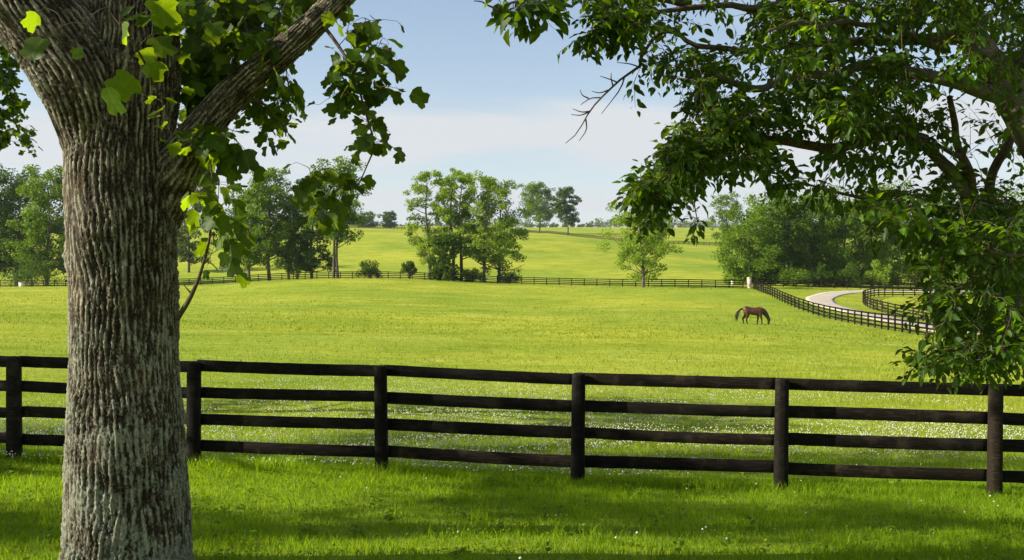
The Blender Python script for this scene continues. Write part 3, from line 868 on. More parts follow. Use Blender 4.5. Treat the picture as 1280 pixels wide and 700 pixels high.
# far wood along the ridge: one mass
r = np.random.default_rng(5)
n = 560
pxs = np.linspace(-260, 1560, n) + r.normal(0, 2, n)
Ys = r.uniform(1180, 1420, n)
hts = np.clip(7.5 + 5.0 * vnoise(np.stack([pxs / 38, 0 * pxs, 0 * pxs], 1)) + r.normal(0, 1.5, n), 2.2, 16)
hts *= np.where((pxs > 445) & (pxs < 520), 0.25, 1) 
wx = (pxs - CX) / F * Ys
C = np.column_stack([wx, Ys, ground(wx, Ys)])
m = 70
pos = np.repeat(C, m, 0); hh = np.repeat(hts, m); dv = r.normal(size=(n * m, 3)); dv /= np.linalg.norm(dv, axis=1)[:, None]
pos[:, 2] += hh * 0.5
pos += dv * (r.random(n * m) ** 0.4)[:, None] * np.column_stack([hh * 0.62, hh * 0.62, hh * 0.55])
v, f = quad_leaves(pos, r.uniform(1.3, 2.6, n * m), r, 0.5)
wood_o = obj('distant_wood', fast_mesh('distant_wood', v, f, M_FAR['grey'], False, np.repeat(np.clip(r.normal(0.4, 0.2, n * m), 0, 1), 4)))
tag(wood_o, 'hazy line of distant woods along the far ridge', 'woods', kind='stuff')

# ---------------------------------------------------------------- near trees
def to_px(p):
    p = np.asarray(p); return CX + F * p[..., 0] / p[..., 1], CY - F * (p[..., 2] - EYE) / p[..., 1]

def bark_tube(name, path, hw, nseg, nring, origin, cell=0.039, depth=0.021, seed=0, knots=(), mat=None, flare=None):
    """a limb with furrowed, interlacing bark ridges as real relief"""
    c = spline(np.column_stack([path, hw]), nring)
    pts, rad = c[:, :3], c[:, 3]
    tan = np.gradient(pts, axis=0); tan /= np.linalg.norm(tan, axis=1)[:, None]
    ref = np.array([0.0, 1.0, 0.0])
    u = np.cross(tan, ref); u /= np.linalg.norm(u, axis=1)[:, None]
    w = np.cross(u, tan)                    # w points roughly away from the camera
    a = np.arange(nseg) * 2 * np.pi / nseg
    sarc = np.concatenate([[0], np.cumsum(np.linalg.norm(np.diff(pts, axis=0), axis=1))])
    A, S = np.meshgrid(a, sarc)
    Rm = np.repeat(rad[:, None], nseg, 1)
    # noise lives on a cylinder so that it has no seam
    rc = float(np.mean(rad))
    def cyl(sx, sz, o=0.0): return np.stack([np.cos(A) * rc * sx + o + seed, np.sin(A) * rc * sx + o, S * sz + o], -1).reshape(-1, 3)
    # two families of slightly slanting ridges cross into a net of long diamonds
    nr = max(9, round(2 * np.pi * rc / cell))
    th = (A * nr / (2 * np.pi)).ravel(); sz = S.ravel()
    w1 = vnoise(cyl(5.0, 2.4, 3.1)) * 1.0 + vnoise(cyl(17, 7, 7.7)) * 0.32
    w2 = vnoise(cyl(5.0, 2.4, 13.1)) * 1.0 + vnoise(cyl(17, 7, 27.7)) * 0.32
    tri = lambda x: 1 - np.abs(2 * (x - np.floor(x)) - 1)
    slant = 0.055 / cell
    ra, rb = tri(th + slant * sz + w1), tri(th - slant * sz * 0.8 + w2 + 0.4)
    mixn = smoothstep(-0.25, 0.25, vnoise(cyl(7, 3.4, 31.0)))
    ridge = np.clip(np.maximum(ra * (0.55 + 0.45 * mixn), rb * (1.0 - 0.45 * mixn)) * 1.25 - 0.22, 0, 1) ** 0.8
    crack = vnoise(cyl(20, 11, 5.5)); flake = vnoise(cyl(62, 17, 41.0))
    chip = vnoise(cyl(125, 58, 2.2))
    h = ridge * np.clip(0.74 + 0.42 * crack, 0.25, 1.1) + 0.34 * flake * (0.25 + ridge) + 0.26 * chip + 0.16 * np.random.default_rng(seed).normal(0, 1, len(ridge))
    h = np.clip(h, -0.2, 1.3)
    lump = vnoise(cyl(3.0, 2.0, 11.0)) * 0.022 + vnoise(cyl(1.3, 0.8, 21.0)) * 0.03
    amp = np.clip(0.85 + 0.75 * vnoise(cyl(4.5, 3.5, 51.0)) + 0.3 * vnoise(cyl(11, 8, 61.0)), 0.25, 1.7)     # some bark stands deep, some is worn smooth
    dr = (depth * amp * (h - 0.5)).reshape(A.shape) + (lump * rc / 0.42).reshape(A.shape)
    rr_ = Rm + dr
    if flare is not None:
        rr_ = rr_ + flare(A, S)
    V = pts[:, None, :] + rr_[..., None] * (np.cos(A)[..., None] * u[:, None, :] + np.sin(A)[..., None] * w[:, None, :])
    V = V.reshape(-1, 3)
    for kp, kr, kh in knots:
        d = np.linalg.norm(V - kp, axis=1)
        cen = pts[np.argmin(np.abs(pts[:, 2] - kp[2]))]
        out = V - cen; out[:, 2] = 0; out /= np.linalg.norm(out, axis=1)[:, None] + 1e-9
        V += out * (kh * np.exp(-(d / kr) ** 2))[:, None]
    i = np.arange(nring - 1)[:, None] * nseg; j = np.arange(nseg)[None]; k = (j + 1) % nseg
    Q = np.stack([i + j, i + k, i + nseg + k, i + nseg + j], -1).reshape(-1, 4)
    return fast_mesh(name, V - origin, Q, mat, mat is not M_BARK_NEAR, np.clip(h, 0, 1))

def px_path(lst): return np.array([P(a, b, c) for a, b, c in lst])

class NearTree:
    """branches given as polylines; twigs grow from the branches towards places in the crown; leaves along twigs"""
    def __init__(s, root, kind, leaf_m, twig_m, seed, cut=-9.0):
        s.root, s.kind, s.lm, s.tm = root, kind, leaf_m, twig_m
        s.o = np.array(root.location); s.nodes = []; s.rads = []
        s.twigs = MB(); s.r = np.random.default_rng(seed)
        s.pos, s.dir, s.up, s.size, s.tint = [], [], [], [], []; s.gap = seed * 1.7; s.cut = cut
    def branch(s, path, r0, r1, name='branch', ns=8, n=None, mat=None, wob=0.02):
        path = np.asarray(path, float)
        L = np.sum(np.linalg.norm(np.diff(path, axis=0), axis=1)); n = n or max(8, int(L / 0.07))
        c = spline(path, n)
        w = np.stack([vnoise(np.column_stack([np.arange(n) * 0.35 + q * 31, np.full(n, path[0][0] * 7), np.full(n, q * 5.0)])) for q in range(3)], 1)
        c = c + w * wob * np.minimum(1, np.arange(n) / 6)[:, None]
        rad = np.linspace(r0, r1, n) * (1 + 0.10 * w[:, 0]) * (1 + 0.35 * np.exp(-np.arange(n) / 3.0))
        b = MB(); b.tube(c - s.o, rad, ns)
        obj(name, b.mesh(name, mat or s.tm, True), s.root)
        s.nodes.append(c); s.rads.append(np.full(n, r1)); return c
    def build_index(s):
        s.N = np.concatenate(s.nodes)
    def leaf(s, p, d, up, size, tint): s.pos.append(p); s.dir.append(d); s.up.append(up); s.size.append(size); s.tint.append(tint)
    def twig_to(s, target, nleaf, lsize, length=0.45, droop=0.35, tint=None, spread=1.0, thick=0.004):
        r = s.r
        d2 = np.sum((s.N - target) ** 2, 1)
        k = np.argmin(d2 * r.uniform(0.6, 1.8, len(d2)))
        st = s.N[k]; L = math.sqrt(d2[k])
        mid = (st + target) / 2 + r.normal(0, 0.08, 3) * min(L, 1.0) + [0, 0, 0.10 * L]
        n = max(4, int(L / 0.10))
        c = spline([st, mid, target, target + (target - mid) / (np.linalg.norm(target - mid) + 1e-6) * 0.12 - [0, 0, 0.08 * droop]], n + 2)
        s.twigs.tube(c - s.o, np.linspace(thick * (0.8 + 0.5 * min(L, 1.2)), thick * 0.35, n + 2), 4, False)
        s.N = np.vstack([s.N, c[1:-2:2]])
        tl = np.linalg.norm(np.diff(c, axis=0), axis=1); arc = np.concatenate([[0], np.cumsum(tl)])
        tint0 = r.uniform(0.15, 0.7) if tint is None else tint
        for j in range(nleaf):
            q = arc[-1] - min(length, arc[-1]) * (j / max(1, nleaf - 1))
            p = np.array([np.interp(q, arc, c[:, x]) for x in range(3)])
            ax = c[-1] - c[-3]; ax /= np.linalg.norm(ax) + 1e-9
            side = np.cross(ax, [0, 0, 1.0]); side /= np.linalg.norm(side) + 1e-6
            sd = (1 if j % 2 else -1)
            d = ax * 0.55 + side * sd * 0.8 * spread + r.normal(0, 0.28, 3) - [0, 0, droop]
            d /= np.linalg.norm(d)
            up = np.array([0, 0, 1.0]) + r.normal(0, 0.42, 3) 
            pet = lsize * r.uniform(0.15, 0.5)
            pb = p + d * pet
            if pet > 0.03: s.twigs.tube(np.array([p, (p + pb) / 2 - [0, 0, 0.004], pb]) - s.o, [0.0016, 0.0013, 0.001], 3, False)
            s.leaf(pb, d, up, lsize * r.uniform(0.5, 1.3), np.clip(tint0 + r.normal(0, 0.18), 0, 1))
    def fill(s, poly, count, Yr, nleaf, lsize, **kw):
        poly = np.array(poly, float); lo, hi = poly.min(0), poly.max(0); r = s.r; made = 0
        while made < count:
            q = lo + r.random(2) * (hi - lo)
            x, y = q; ins = False; j = len(poly) - 1
            for i in range(len(poly)):
                if (poly[i][1] > y) != (poly[j][1] > y) and x < (poly[j][0] - poly[i][0]) * (y - poly[i][1]) / (poly[j][1] - poly[i][1]) + poly[i][0]: ins = not ins
                j = i
            if not ins or vnoise(np.array([[x / 34.0 + 50, y / 26.0 + 50, s.gap]]))[0] + r.uniform(-0.45, 0.45) < s.cut: continue
            s.twig_to(P(x, y, r.uniform(*Yr)), int(nleaf * r.uniform(0.7, 1.3)), lsize, **kw); made += 1
    def finish(s, nobj=300):
        pos, d, up = np.array(s.pos), np.array(s.dir), np.array(s.up); size = np.array(s.size); tint = np.array(s.tint)
        tv, tt = leaf_template(s.kind)
        R = frames(d, up)
        px, py = to_px(pos); inside = (px > -5) & (px < 1285) & (py > -5) & (py < 705)
        show = np.where(inside, size / pos[:, 1], 0)
        big = np.argsort(-show)[:nobj]; rest = np.setdiff1d(np.arange(len(pos)), big)
        rib = (np.abs(tv[:, 0]) < 1e-6).astype(float)
        nv, nc = 10, 5
        metas = []
        for q in range(nv):
            row = []
            for w in range(nc):
                lv, _ = instance_leaves(tv, tt, np.zeros((1, 3)), np.eye(3)[None], np.ones(1))
                row.append(fast_mesh('leaf', lv, tt, s.lm, True, np.full(len(tv), (q + 0.5) / nv), rib))
            metas.append(row)
        for k in big:
            o = bpy.data.objects.new('leaf', metas[min(nv - 1, int(tint[k] * nv))][k % nc]); COL.objects.link(o); o.parent = s.root
            M = Matrix([[R[k][i][j] * size[k] for j in range(3)] + [pos[k][i] - s.o[i]] for i in range(3)] + [[0, 0, 0, 1]])
            o.matrix_local = M
        v, f = instance_leaves(tv, tt, pos[rest] - s.o, R[rest], size[rest])
        tag(obj('foliage', fast_mesh('foliage', v, f, s.lm, True, np.repeat(tint[rest], len(tv)), np.tile(rib, len(rest))), s.root), kind='stuff')
        tag(obj('twigs', s.twigs.mesh('twigs', s.tm), s.root), kind='stuff')

def high_crown(root, center, rx, rz, z0, n_clump, n_leaf, leaf, mat, seed, trunk_top, flat=0.75, shell=0.35):
    """the part of a near tree's crown above the picture: boughs and leaf sprays"""
    r = np.random.default_rng(seed); o = np.array(root.location)
    wood = MB(); C = []
    for i in range(n_clump):
        a = i * 2.39996 + r.normal(0, 0.25); q = shell + (1 - shell) * math.sqrt(r.random()); z = z0 + rz * r.random()
        g = (z - z0) / rz; prof = math.sqrt(max(0.05, 1 - (2 * g - 0.75) ** 2 / 1.6)) 
        e = np.array([center[0] + math.cos(a) * rx * q * prof, center[1] + math.sin(a) * rx * q * prof, z])
        st = np.array([trunk_top[0], trunk_top[1], max(trunk_top[2], z - 0.55 * rx * q)])
        br = spline([st, (st + e) / 2 + r.normal(0, 0.25, 3), e], 8)
        wood.tube(br - o, np.linspace(0.075, 0.012, 8), 5, False); C.append(e)
    C = np.array(C); ci = r.integers(0, n_clump, n_leaf)
    dv = r.normal(size=(n_leaf, 3)); dv /= np.linalg.norm(dv, axis=1)[:, None]
    pos = C[ci] + dv * (r.random(n_leaf) ** 0.45)[:, None] * np.array([0.95, 0.95, 0.5])
    v, f = quad_leaves(pos - o, leaf * r.uniform(0.6, 1.3, n_leaf), r, 1.0)
    obj('boughs', wood.mesh('boughs', M_TWIG), root)
    tag(obj('upper_crown', fast_mesh('upper_crown', v, f, mat, False, np.repeat(np.clip(r.normal(0.45, 0.2, n_leaf), 0, 1), 4)), root), kind='stuff')

# ---- the furrowed tree
TY = 7.2
k = TY / F
tb = at(158, TY)
tulip = empty('tulip_tree', tb)
tag(tulip, 'massive tree with deeply furrowed lichen covered trunk forking on the lawn', 'tree')
prof = [(800, 160, 98), (745, 160, 86), (709, 160, 77), (650, 160, 71), (600, 159, 68), (500, 158, 63), (400, 156.5, 61.5), (330, 154, 61),
        (250, 150.5, 63), (200, 151, 63), (150, 154, 62), (100, 157, 61), (50, 162, 57), (0, 164, 54), (-60, 166, 52), (-200, 170, 46), (-420, 175, 38)]
path = np.array([P(c, y, TY) for y, c, h in prof]); hw = np.array([h * k for y, c, h in prof])
def root_flare(A, S):
    return 0.08 * np.exp(-S / 0.30) * (0.5 + 0.5 * np.cos(A * 5 + 0.7)) 
knots = [(P(80, 322, TY - 0.05), 0.085, 0.045), (P(225, 225, TY), 0.16, 0.03), (P(112, 345, TY - 0.36), 0.11, -0.03), (P(120, 290, TY - 0.36), 0.08, 0.025)]
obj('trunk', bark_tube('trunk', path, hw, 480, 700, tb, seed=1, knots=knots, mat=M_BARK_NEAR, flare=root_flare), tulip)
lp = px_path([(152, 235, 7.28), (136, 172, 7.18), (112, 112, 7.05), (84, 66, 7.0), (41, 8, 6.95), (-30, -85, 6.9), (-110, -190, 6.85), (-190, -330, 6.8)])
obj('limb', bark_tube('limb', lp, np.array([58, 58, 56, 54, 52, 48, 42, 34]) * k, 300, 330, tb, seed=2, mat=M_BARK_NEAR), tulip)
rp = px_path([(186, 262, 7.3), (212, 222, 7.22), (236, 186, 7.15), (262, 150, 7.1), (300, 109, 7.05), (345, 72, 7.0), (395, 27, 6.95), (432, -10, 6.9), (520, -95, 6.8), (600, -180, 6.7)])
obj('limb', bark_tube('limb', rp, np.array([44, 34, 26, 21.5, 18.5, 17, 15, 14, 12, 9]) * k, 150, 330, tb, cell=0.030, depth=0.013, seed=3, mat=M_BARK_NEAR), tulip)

nt = NearTree(tulip, 'tulip', M_TULIP_LEAF, M_TWIG, 21)
nt.nodes.append(spline(rp, 60)); nt.rads.append(np.zeros(60))
nt.nodes.append(spline(path, 80)[20:]);
nt.branch(px_path([(262, 152, 7.2), (300, 60, 7.6), (330, 20, 7.9), (360, -30, 8.2)]), 0.018, 0.008)
nt.branch(px_path([(230, 190, 7.3), (240, 120, 7.6), (262, 70, 7.9), (270, 10, 8.1), (290, -40, 8.2)]), 0.018, 0.008)
nt.branch(px_path([(352, 68, 7.0), (382, 62, 7.05), (398, 45, 7.0), (404, 30, 6.95)]), 0.007, 0.005)
nt.branch(px_path([(300, 118, 7.05), (330, 130, 7.3), (345, 150, 7.4)]), 0.010, 0.005)
hang = nt.branch(px_path([(402, 30, 6.95), (412, 42, 6.9), (432, 72, 6.85), (448, 106, 6.8), (459, 150, 6.8), (467, 182, 6.8), (458, 208, 6.8), (446, 232, 6.8)]), 0.012, 0.004, wob=0.008)
shoot = nt.branch(px_path([(222, 398, 7.05), (238, 370, 6.85), (252, 338, 6.70), (262, 300, 6.6), (265, 262, 6.55), (266, 225, 6.5), (262, 200, 6.5)]), 0.016, 0.005, wob=0.008)
nt.branch(px_path([(240, 368, 6.84), (233, 360, 6.8), (229, 355, 6.78)]), 0.006, 0.002, wob=0.0)
spr = nt.branch(px_path([(196, 110, 6.7), (176, 70, 6.3), (160, 45, 6.1), (150, 30, 6.0)]), 0.010, 0.004, wob=0.005)
spr2 = nt.branch(px_path([(215, 150, 6.8), (205, 135, 6.65), (200, 115, 6.55)]), 0.008, 0.004, wob=0.005)
nt.build_index()
KW = dict(length=0.35, droop=0.45, thick=0.0035)
nt.fill([(218, -40), (440, -40), (400, 15), (360, 45), (312, 88), (268, 130), (238, 170), (222, 120)], 90, (7.3, 8.6), 6, 0.105, **KW)
nt.fill([(225, -20), (420, -20), (380, 20), (300, 60), (240, 60)], 46, (6.5, 8.8), 6, 0.115, **KW)
nt.fill([(235, 60), (290, 50), (285, 110), (245, 160), (232, 160)], 36, (7.3, 8.2), 6, 0.10, **KW)
nt.fill([(318, 105), (345, 82), (372, 95), (382, 128), (360, 150), (348, 168), (322, 160), (300, 140)], 26, (7.2, 8.6), 7, 0.085, **KW)
nt.fill([(345, 70), (378, 68), (378, 98), (350, 105)], 5, (6.8, 7.0), 3, 0.15, **KW)
nt.fill([(258, 160), (300, 145), (305, 180), (285, 195), (262, 190)], 12, (6.7, 7.0), 5, 0.13, length=0.3, droop=0.6, thick=0.0035)
nt.fill([(418, 22), (455, 8), (482, 20), (494, 55), (488, 70), (455, 60)], 12, (6.7, 6.95), 4, 0.105, **KW)
nt.fill([(425, 72), (490, 72), (503, 105), (490, 122), (440, 122), (410, 118), (415, 100)], 20, (6.7, 6.95), 4, 0.11, **KW)
nt.fill([(448, 145), (470, 140), (488, 172), (480, 190), (455, 190)], 9, (6.7, 6.9), 4, 0.085, **KW)
nt.fill([(380, 208), (440, 205), (458, 225), (452, 250), (420, 252), (382, 236)], 13, (6.7, 6.9), 4, 0.10, length=0.25, droop=0.6, thick=0.0035)
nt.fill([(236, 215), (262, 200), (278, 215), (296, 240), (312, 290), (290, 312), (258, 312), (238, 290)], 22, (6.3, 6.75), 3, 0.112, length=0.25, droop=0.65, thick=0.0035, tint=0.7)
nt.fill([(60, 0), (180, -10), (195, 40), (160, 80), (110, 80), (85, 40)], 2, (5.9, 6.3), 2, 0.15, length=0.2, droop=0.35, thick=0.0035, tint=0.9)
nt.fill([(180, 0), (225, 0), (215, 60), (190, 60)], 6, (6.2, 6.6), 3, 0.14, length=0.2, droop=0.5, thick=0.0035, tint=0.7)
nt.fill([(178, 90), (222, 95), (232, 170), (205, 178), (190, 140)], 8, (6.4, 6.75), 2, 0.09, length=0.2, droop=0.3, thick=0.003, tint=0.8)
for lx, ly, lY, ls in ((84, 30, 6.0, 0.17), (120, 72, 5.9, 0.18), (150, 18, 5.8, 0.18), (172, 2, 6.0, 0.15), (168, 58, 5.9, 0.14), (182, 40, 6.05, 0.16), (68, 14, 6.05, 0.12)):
    nt.twig_to(P(lx, ly, lY), 1, ls, length=0.05, droop=0.4, thick=0.0032, tint=1.0)  # full tint paints these front leaves as sunlit
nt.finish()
high_crown(tulip, (tb[0] + 0.3, tb[1] - 0.6), 5.4, 10.0, 5.7, 64, 3800, 0.21, M_TULIP_LEAF, 71, (tb[0], tb[1], 4.4))

def shade_sprays(root, center, r, z0, rz, n_clump, n_leaf, leaf, mat, seed, start):  # unseen leaf clumps added to shade the upper trunk and limbs
    high_crown(root, center, r, rz, z0, n_clump, n_leaf, leaf, mat, seed, start, shell=0.05)
shade_sprays(tulip, (-7.2, 6.4), 2.2, 5.5, 3.0, 14, 900, 0.19, M_TULIP_LEAF, 77, tuple(P(-190, -330, 6.8)))

# ---- the leafy tree leaning in from beyond the frame
eb = at(1500, 7.3)
elm = empty('leafy_tree', eb)
tag(elm, 'leafy tree with smooth grey leaning stem and dark drooping boughs over the fence', 'tree')
et = NearTree(elm, 'elm', M_ELM_LEAF, M_TWIG, 33, -0.30)
def stem(lst, hwpx, name='limb'):
    p = px_path(lst); kk = np.array([q[2] for q in lst]) / F
    obj(name, bark_tube(name, p, np.array(hwpx) * kk, 90, 200, eb, cell=0.06, depth=0.006, seed=len(lst), mat=M_BARK_SMOOTH), elm)
    et.nodes.append(spline(p, 60))
stem([(1505, 800, 7.35), (1480, 700, 7.3), (1430, 490, 7.3), (1350, 270, 7.25), (1302, 185, 7.2), (1276, 140, 7.2), (1253, 103, 7.2), (1219, 51, 7.2), (1196, 0, 7.2), (1172, -60, 7.2), (1145, -150, 7.2), (1130, -260, 7.2), (1115, -420, 7.2)],
     [50, 38, 32, 26, 23, 21, 19, 16, 14.5, 13, 12, 10, 7], 'trunk')
stem([(1262, 118, 7.25), (1272, 92, 7.3), (1288, 62, 7.4), (1320, 10, 7.5), (1350, -80, 7.6)], [14, 12, 11, 10, 9])
B = et.branch
smooth = M_BARK_SMOOTH
B(px_path([(1255, 122, 7.2), (1200, 104, 7.1), (1150, 95, 7.0), (1092, 82, 6.85), (1050, 90, 6.75), (990, 101, 6.6), (940, 109, 6.5), (893, 94, 6.4)]), 0.050, 0.020, 'limb', 10, mat=smooth)
B(px_path([(1195, 45, 7.2), (1120, 52, 7.0), (1014, 55, 6.9), (940, 62, 6.8), (868, 60, 6.7), (845, 44, 6.7), (820, 47, 6.65), (800, 75, 6.6)]), 0.042, 0.010, 'limb', 8)
dead = B(px_path([(802, 68, 6.6), (799, 84, 6.6), (781, 95, 6.6), (762, 112, 6.6), (746, 128, 6.6), (736, 141, 6.6), (727, 157, 6.6), (718, 170, 6.6), (707, 179, 6.6)]), 0.010, 0.0025, 'dead_branch', 6, wob=0.0)
for pp in ([(762, 112), (750, 116), (740, 114)], [(752, 122), (738, 123), (726, 131)], [(738, 139), (727, 140), (716, 136)], [(732, 148), (733, 162), (724, 176)], [(772, 103), (762, 99), (750, 95)],
           [(736, 123), (728, 119), (725, 112)], [(766, 107), (764, 98), (764, 91)], [(738, 139), (726, 144), (714, 143)], [(781, 95), (776, 110), (766, 124), (752, 142)], [(799, 84), (788, 80), (771, 78)]):
    et.twigs.tube(spline([P(a, b, 6.6) - et.o for a, b in pp], 6), np.linspace(0.0055, 0.002, 6), 4, False)
# the lower leader with its fan of branches
stem([(1470, 760, 7.9), (1400, 600, 7.9), (1330, 460, 7.9), (1275, 360, 7.9), (1236, 292, 7.9), (1214, 252, 7.85), (1190, 216, 7.8), (1150, 176, 7.7)], [30, 25, 20, 15, 11.5, 9, 7.5, 6])
B(px_path([(1152, 178, 7.7), (1120, 166, 7.5), (1085, 176, 7.3), (1030, 184, 7.1), (960, 172, 6.9), (900, 178, 6.7), (850, 205, 6.5), (815, 235, 6.4), (808, 262, 6.4)]), 0.055, 0.012, 'limb', 8)
B(px_path([(1214, 250, 7.85), (1212, 225, 7.8), (1203, 196, 7.7), (1192, 160, 7.6), (1184, 120, 7.5)]), 0.040, 0.02, 'branch')
B(px_path([(1230, 285, 7.9), (1234, 245, 7.9), (1244, 209, 7.8), (1262, 172, 7.7), (1285, 120, 7.6)]), 0.042, 0.025, 'branch')
B(px_path([(1203, 196, 7.7), (1190, 192, 7.6), (1170, 180, 7.5)]), 0.022, 0.012, 'branch')
B(px_path([(1280, 370, 7.9), (1210, 322, 7.3), (1150, 298, 6.8), (1110, 288, 6.5), (1085, 284, 6.3)]), 0.035, 0.008, 'branch')
B(px_path([(1262, 335, 7.9), (1190, 275, 7.6), (1120, 255, 7.3), (1050, 240, 7.0), (1012, 232, 6.9)]), 0.032, 0.008, 'branch')
B(px_path([(1310, 420, 7.9), (1240, 395, 7.4), (1195, 380, 7.0), (1168, 372, 6.8)]), 0.032, 0.008, 'branch')
B(px_path([(1330, 460, 7.9), (1260, 440, 7.3), (1190, 446, 6.9), (1136, 458, 6.6)]), 0.032, 0.007, 'branch')
B(px_path([(1345, 280, 7.25), (1300, 310, 6.6), (1262, 318, 6.1), (1230, 310, 5.8)]), 0.03, 0.008, 'branch')
B(px_path([(1400, 450, 7.3), (1330, 430, 6.7), (1280, 430, 6.2), (1240, 450, 5.9)]), 0.03, 0.008, 'branch')
B(px_path([(1180, -20, 7.2), (1090, -12, 6.9), (1000, 2, 6.7), (920, 8, 6.6), (840, 16, 6.5), (770, 26, 6.4), (722, 50, 6.4)]), 0.045, 0.007, 'limb')
B(px_path([(860, 6, 6.6), (790, -10, 6.5), (720, -14, 6.4), (655, 0, 6.4), (625, 14, 6.4), (632, 36, 6.4)]), 0.02, 0.005, 'branch')
B(px_path([(625, 14, 6.4), (608, 4, 6.4), (592, 2, 6.4)]), 0.007, 0.003, 'branch')
B(px_path([(1180, 60, 7.2), (1090, 30, 6.6), (1010, 30, 6.0), (960, 42, 5.7)]), 0.03, 0.008, 'branch')
B(px_path([(895, 175, 6.7), (870, 205, 6.6), (868, 245, 6.6), (872, 275, 6.6)]), 0.012, 0.003, 'branch')
et.build_index()
KE = dict(length=0.46, droop=0.20, thick=0.0030)
LS = 0.065
fill = et.fill
fill([(700, -50), (1290, -50), (1290, 25), (1160, 50), (1000, 52), (905, 42), (850, 36), (800, 40), (760, 40), (735, 25), (700, 2)], 555, (6.0, 8.2), 11, LS, **KE)
fill([(730, 25), (770, 14), (800, 30), (812, 45), (770, 46), (716, 60), (712, 52)], 38, (6.2, 6.5), 11, LS, **KE)
fill([(618, -5), (690, -12), (692, 14), (676, 30), (668, 22), (640, 16), (632, 38), (624, 34)], 24, (6.2, 6.5), 8, 0.10, **KE)
fill([(805, 55), (850, 50), (880, 90), (872, 128), (850, 118), (845, 85), (825, 92), (818, 112), (788, 112), (800, 82)], 35, (6.2, 7.0), 9, 0.06, **KE)
fill([(860, 55), (1000, 55), (1190, 75), (1160, 118), (1130, 150), (1030, 168), (930, 178), (880, 165), (868, 120)], 356, (5.9, 8.0), 11, LS, **KE)
fill([(872, 140), (960, 130), (1020, 165), (960, 195), (905, 205), (855, 225), (815, 245), (790, 240), (795, 225), (828, 195), (842, 160)], 317, (5.9, 7.2), 11, LS, **KE)
fill([(778, 240), (808, 228), (836, 235), (846, 250), (822, 262), (818, 280), (806, 280), (806, 256), (790, 250)], 55, (6.1, 6.6), 10, LS, **KE)
fill([(860, 215), (872, 215), (872, 240), (862, 255), (864, 262), (876, 278), (868, 284), (858, 262)], 12, (6.5, 6.7), 7, 0.06, **KE)
fill([(905, 195), (1000, 180), (1100, 185), (1150, 185), (1100, 215), (1010, 205), (985, 220), (950, 215)], 44, (6.4, 7.8), 9, 0.075, **KE)
fill([(960, 222), (1000, 222), (990, 240), (968, 246)], 11, (6.6, 7.2), 9, 0.07, **KE)
fill([(1020, 225), (1110, 235), (1200, 235), (1282, 215), (1282, 270), (1150, 275), (1060, 262), (1012, 240)], 81, (6.2, 8.0), 10, LS, **KE)
fill([(1130, 165), (1205, 185), (1230, 235), (1150, 240), (1110, 215)], 21, (6.8, 8.2), 9, 0.075, **KE)
fill([(1085, 275), (1160, 262), (1285, 255), (1285, 330), (1160, 335), (1120, 312), (1090, 300)], 159, (5.8, 7.8), 11, LS, **KE)
fill([(1150, 330), (1285, 320), (1285, 430), (1190, 425), (1172, 400), (1163, 375), (1176, 352)], 147, (5.8, 7.8), 11, LS, **KE)
fill([(1138, 372), (1165, 362), (1172, 378), (1150, 388)], 8, (6.6, 6.9), 7, 0.07, **KE)
fill([(1128, 452), (1160, 440), (1200, 425), (1285, 415), (1285, 462), (1215, 462), (1165, 458)], 130, (5.8, 7.2), 10, LS, **KE)
fill([(1195, 80), (1285, 60), (1285, 110), (1240, 120)], 32, (6.6, 7.6), 9, LS, **KE)
fill([(1195, 125), (1240, 140), (1282, 190), (1262, 205), (1215, 165)], 15, (7.2, 8.4), 8, 0.075, **KE)
fill([(1240, 20), (1285, 10), (1285, 90), (1255, 80)], 35, (7.2, 8.6), 10, LS, **KE)
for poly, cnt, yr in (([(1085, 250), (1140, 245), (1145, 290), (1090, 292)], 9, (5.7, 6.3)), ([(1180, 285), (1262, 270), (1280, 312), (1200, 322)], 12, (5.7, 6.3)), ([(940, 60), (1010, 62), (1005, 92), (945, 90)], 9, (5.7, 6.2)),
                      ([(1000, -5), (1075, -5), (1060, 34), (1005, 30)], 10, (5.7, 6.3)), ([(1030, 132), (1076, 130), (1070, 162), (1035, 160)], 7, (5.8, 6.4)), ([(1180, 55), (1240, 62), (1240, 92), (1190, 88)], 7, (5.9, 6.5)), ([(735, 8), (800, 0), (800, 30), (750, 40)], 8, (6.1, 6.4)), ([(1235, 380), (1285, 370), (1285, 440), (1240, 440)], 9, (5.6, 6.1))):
    fill(poly, cnt, yr, 10, LS, tint=0.95, **KE)  # high tint puts sunlit highlights into the leaf colour of these sprays
fill([(1000, 150), (1180, 135), (1195, 182), (1040, 196)], 74, (6.6, 7.6), 9, LS, **KE)
fill([(1205, 60), (1250, 60), (1285, 120), (1285, 160), (1240, 120)], 17, (6.3, 6.9), 8, LS, **KE)
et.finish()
high_crown(elm, (eb[0] - 1.0, eb[1]), 4.6, 7.5, 5.3, 70, 5000, 0.18, M_ELM_LEAF, 72, (P(1150, -120, 7.2)[0], 7.2, 3.9))

